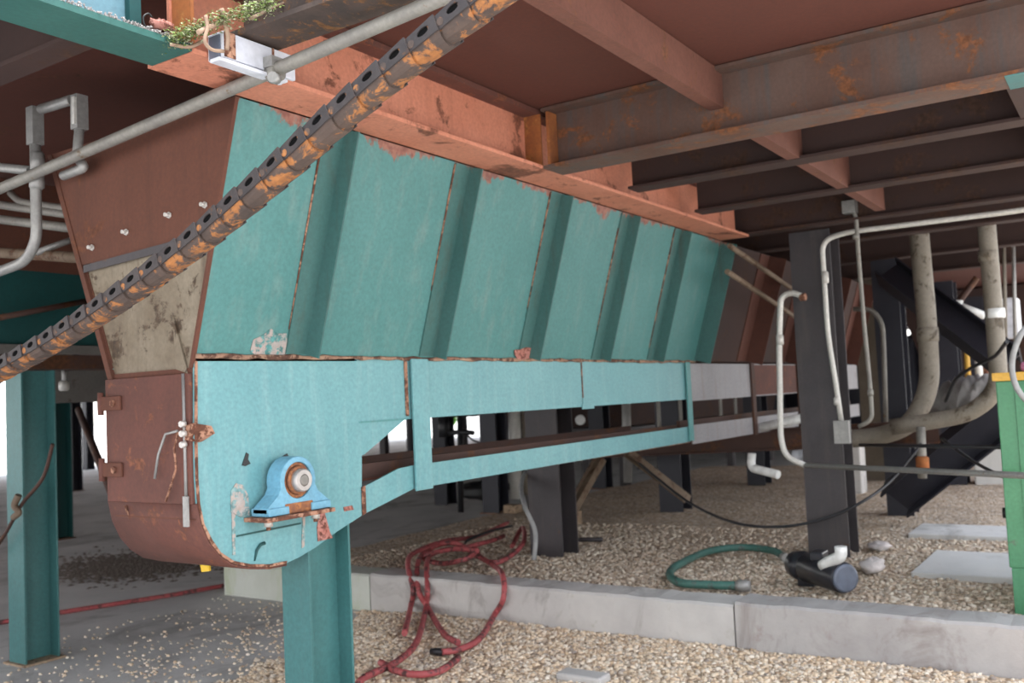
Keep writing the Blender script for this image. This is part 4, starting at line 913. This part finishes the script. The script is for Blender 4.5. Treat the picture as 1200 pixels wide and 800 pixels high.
tag(MB().tube(smooth([at(u, v, 1, 2.42) for u, v in ((178, 36), (170, 30), (168, 20), (174, 16), (178, 20))], 5), .003, 6).build('wire', 'black'), 'small curled black wire on the pale blue beam web', 'wire')
lump('rust_flakes', tuple(at(190, 30, 1, 2.43)), (.045, .02, .018), 'pink_rust', 'pinkish lump of flaking rust on the top left flange', 'rust', 9)

# ============================================================ BACKGROUND
# dark machine bank behind, between the columns
t = empty('hopper', (12.5, 7.2, .9), 'large dark hopper bank in deep shade behind the turquoise frame opening', 'hopper')
MB().prism([(12.2, 6.2, 1.0), (12.2, 8.2, 1.0), (12.2, 8.6, 2.9), (12.2, 5.8, 2.9)], (6.5, 0, 0)).build('casing', 'dark_beam', t)
MB().box(12.2, 18.7, 6.15, 8.25, .78, .98).build('bottom_frame', 'black_steel', t)
for x in (12.3, 14.4, 16.5, 18.6):
    for y in (6.3, 8.1): MB().box(x-.06, x+.06, y-.06, y+.06, 0, .78).build('leg', 'black_steel', t)
t = empty('hopper', (17, 1.5, .9), 'dark distant hopper bank behind the tan pipes at right', 'hopper')
MB().prism([(17, 1.2, 1.5), (17, 3.0, 1.5), (17, 3.4, 2.9), (17, .8, 2.9)], (7, 0, 0)).build('casing', 'dark_beam', t)
MB().box(17, 24, 1.1, 3.1, 1.3, 1.5).build('bottom_frame', 'black_steel', t)
for x in (17.1, 20.5, 23.9):
    for y in (1.3, 2.9): MB().box(x-.08, x+.08, y-.08, y+.08, 0, 1.3).build('leg', 'black_steel', t)
t = empty('hopper', (9.5, 12, .9), 'dark distant hopper in the shade at far left, beyond the dark teal column', 'hopper')
MB().prism([(11, 12.5, 1.9), (11, 15, 1.9), (11, 15.4, 2.9), (11, 12.1, 2.9)], (6, 0, 0)).build('casing', 'dark_beam', t)
MB().box(11, 17, 12.4, 15.1, 1.7, 1.9).build('bottom_frame', 'black_steel', t)
for x in (11.1, 16.9):
    for y in (12.6, 14.9): MB().box(x-.08, x+.08, y-.08, y+.08, 0, 1.7).build('leg', 'black_steel', t)
# upright pipes seen through the slot of the frame
for (u, v0, v1, r, mt, lab, x) in ((603, 480, 524, .07, 'white_conduit', 'wide pale upright pipe seen through the frame opening', 9.2),
                                   (614, 485, 520, .03, 'tan_pipe', 'thin tan upright pipe seen through the frame opening', 9.3),
                                   (734, 470, 505, .05, 'galv', 'short grey upright pipe seen through the frame opening at right', 9.8)):
    pipe('pipe', [at(u-1, v0-30, 0, x), at(u+2, v1+60, 0, x)], r, mt, lab, 'pipe', 0)
tag(MB().disc(at(680, 492, 0, 10), (1, .4, 0), .06, .04, 16).build('gauge', 'pvc'), 'small round white gauge in the dark of the frame opening', 'gauge')
# dark valve thing against the bright yard
c = at(530, 500, 0, 9.0)
m = MB(); m.tube([at(520, 488, 0, 9), at(521, 512, 0, 9)], .07, 10); m.tube([at(539, 478, 0, 9), at(540, 600, 0, 9)], .035, 8); m.tube([at(520, 508, 0, 9), at(540, 506, 0, 9), at(555, 507, 0, 9)], .03, 8)
m.tube(smooth([at(545, 505, 0, 9), at(552, 514, 0, 9), at(562, 518, 0, 9), at(570, 515, 0, 9)]), .012, 6); m.tube([at(515, 487, 0, 9), at(560, 486, 0, 9)], .02, 8)
tag(m.build('valve_assembly', 'rubber'), 'dark valve and piping silhouetted against the bright yard through the frame', 'valve')
def tank(u, dist, rad, z1=2.85, z0=.0):  # made-up dark shape, added to block the bright yard behind
    d = at(u, 470, 2, 1.49); d = Vector((d.x, d.y, 0)).normalized()*dist
    t = empty('stand_in_tank', (d.x, d.y, z0), 'added dark tank shape standing in for unclear distant machinery', 'tank', 'added dark stand-ins under the deck')
    MB().tube([(d.x, d.y, z0+.15), (d.x, d.y, z0+.25), (d.x, d.y, z1-.3), (d.x, d.y, z1)], [rad*.8, rad, rad, rad*.3], 20).build('shell', 'navy_steel', t)
    MB().tube([(d.x, d.y, z0), (d.x, d.y, z0+.16)], rad*.75, 16).build('base_ring', 'black_steel', t)
for (u, dist, rad) in ((-40, 24, 1.0), (34, 22, .75), (78, 20, .55), (160, 24, .9), (215, 28, 1.0), (270, 24, 1.1), (340, 28, 1.3), (405, 23, .35), (482, 22, .15),
                       (622, 24, 1.0), (665, 28.5, 1.3), (728, 24.5, 1.2), (795, 28.5, 1.4), (862, 24.5, 1.2), (935, 28.5, 1.4), (1002, 25, 1.0), (1042, 29, .8), (1092, 30, .9), (1122, 32, .5), (1185, 29, 1.1), (1250, 29, 1.1)):
    tank(u, dist, rad)
# trees beyond the yard
def tree(x, y, h, w, lab, seed):
    rnd = random.Random(seed); t = empty('tree', (x, y, 0), lab, 'tree')
    MB().tube([(x, y, 0), (x+.1, y, h*.4), (x, y+.1, h*.7)], [.2, .15, .08], 8).build('trunk', 'bark', t)
    m = MB()
    for i in range(1800):
        d = Vector((rnd.gauss(0, 1), rnd.gauss(0, 1), rnd.gauss(0, 1))).normalized()*rnd.random()**.4
        c = Vector((x+d.x*w, y+d.y*w, h*.55+d.z*h*.5)); r = rnd.uniform(.1, .25); e = Vector((rnd.gauss(0, 1), rnd.gauss(0, 1), rnd.gauss(0, 1))).normalized(); f = e.orthogonal().normalized()
        m.add([c-e*r, c+f*r*.6, c+e*r, c-f*r*.6], [(0, 1, 2, 3)])
    m.build('foliage', 'foliage', t)
def along(u, dist):
    d = at(u, 470, 2, 1.49); d = Vector((d.x, d.y, 0)).normalized()*dist; return d.x, d.y
tree(*along(101, 40), 3.1, .8, 'leafy green tree in the bright yard seen left of the rusty door', 1)
tree(*along(-8, 38), 3.0, .8, 'leafy green tree in the bright yard at the far left edge', 2)
tree(*along(1135, 36), 3.2, .6, 'leafy green tree in the bright yard between the right hand pipes', 3)
tree(*along(524, 46), 3.6, .7, 'leafy green tree in the bright yard seen through the frame opening', 4)

# ============================================================ LIGHT, CAMERA
w = bpy.data.worlds.new('sky'); bpy.context.scene.world = w; w.use_nodes = True; nt = w.node_tree; nt.nodes.clear()
out = nt.nodes.new('ShaderNodeOutputWorld'); bg = nt.nodes.new('ShaderNodeBackground'); nt.links.new(bg.outputs[0], out.inputs[0])
g = nt.nodes.new('ShaderNodeTexCoord'); sp_ = nt.nodes.new('ShaderNodeSeparateXYZ'); nt.links.new(g.outputs['Generated'], sp_.inputs[0])
r = nt.nodes.new('ShaderNodeValToRGB'); nt.links.new(sp_.outputs[2], r.inputs[0])
e = r.color_ramp.elements; e[0].position = 0; e[0].color = (1, .985, .95, 1); e[1].position = .6; e[1].color = (.80, .87, 1, 1)
nt.links.new(r.outputs[0], bg.inputs[0]); bg.inputs[1].default_value = 1.75
sun = bpy.data.lights.new('sun', 'SUN'); sun.energy = 4.2; sun.angle = math.radians(6); sun.color = (1, .95, .88)
so = bpy.data.objects.new('sun', sun); C.objects.link(so)
dirv = Vector((.0, .15, -1)).normalized()            # travelling towards the hopper
so.rotation_euler = dirv.to_track_quat('-Z', 'Y').to_euler(); so.location = (-2, -8, 8)
cam = bpy.data.cameras.new('camera'); co = bpy.data.objects.new('camera', cam); C.objects.link(co)
cam.sensor_width = 36; cam.lens = F/1200*36; cam.clip_start = .05; cam.clip_end = 500
R = Matrix((tuple(AX), tuple(AY), tuple(AZ)))          # rows: world axes in camera coordinates -> columns give camera axes in world
co.matrix_world = Matrix.Translation((0, 0, H)) @ R.to_4x4()
cam.dof.use_dof = True; cam.dof.focus_distance = 2.7; cam.dof.aperture_fstop = 4.0
sc = bpy.context.scene; sc.camera = co
sc.view_settings.view_transform = 'Standard'; sc.view_settings.look = 'None'; sc.view_settings.gamma = 1; sc.view_settings.use_curve_mapping = False
sc.view_settings.exposure = .84
sc.cycles.max_bounces = 8; sc.cycles.diffuse_bounces = 5
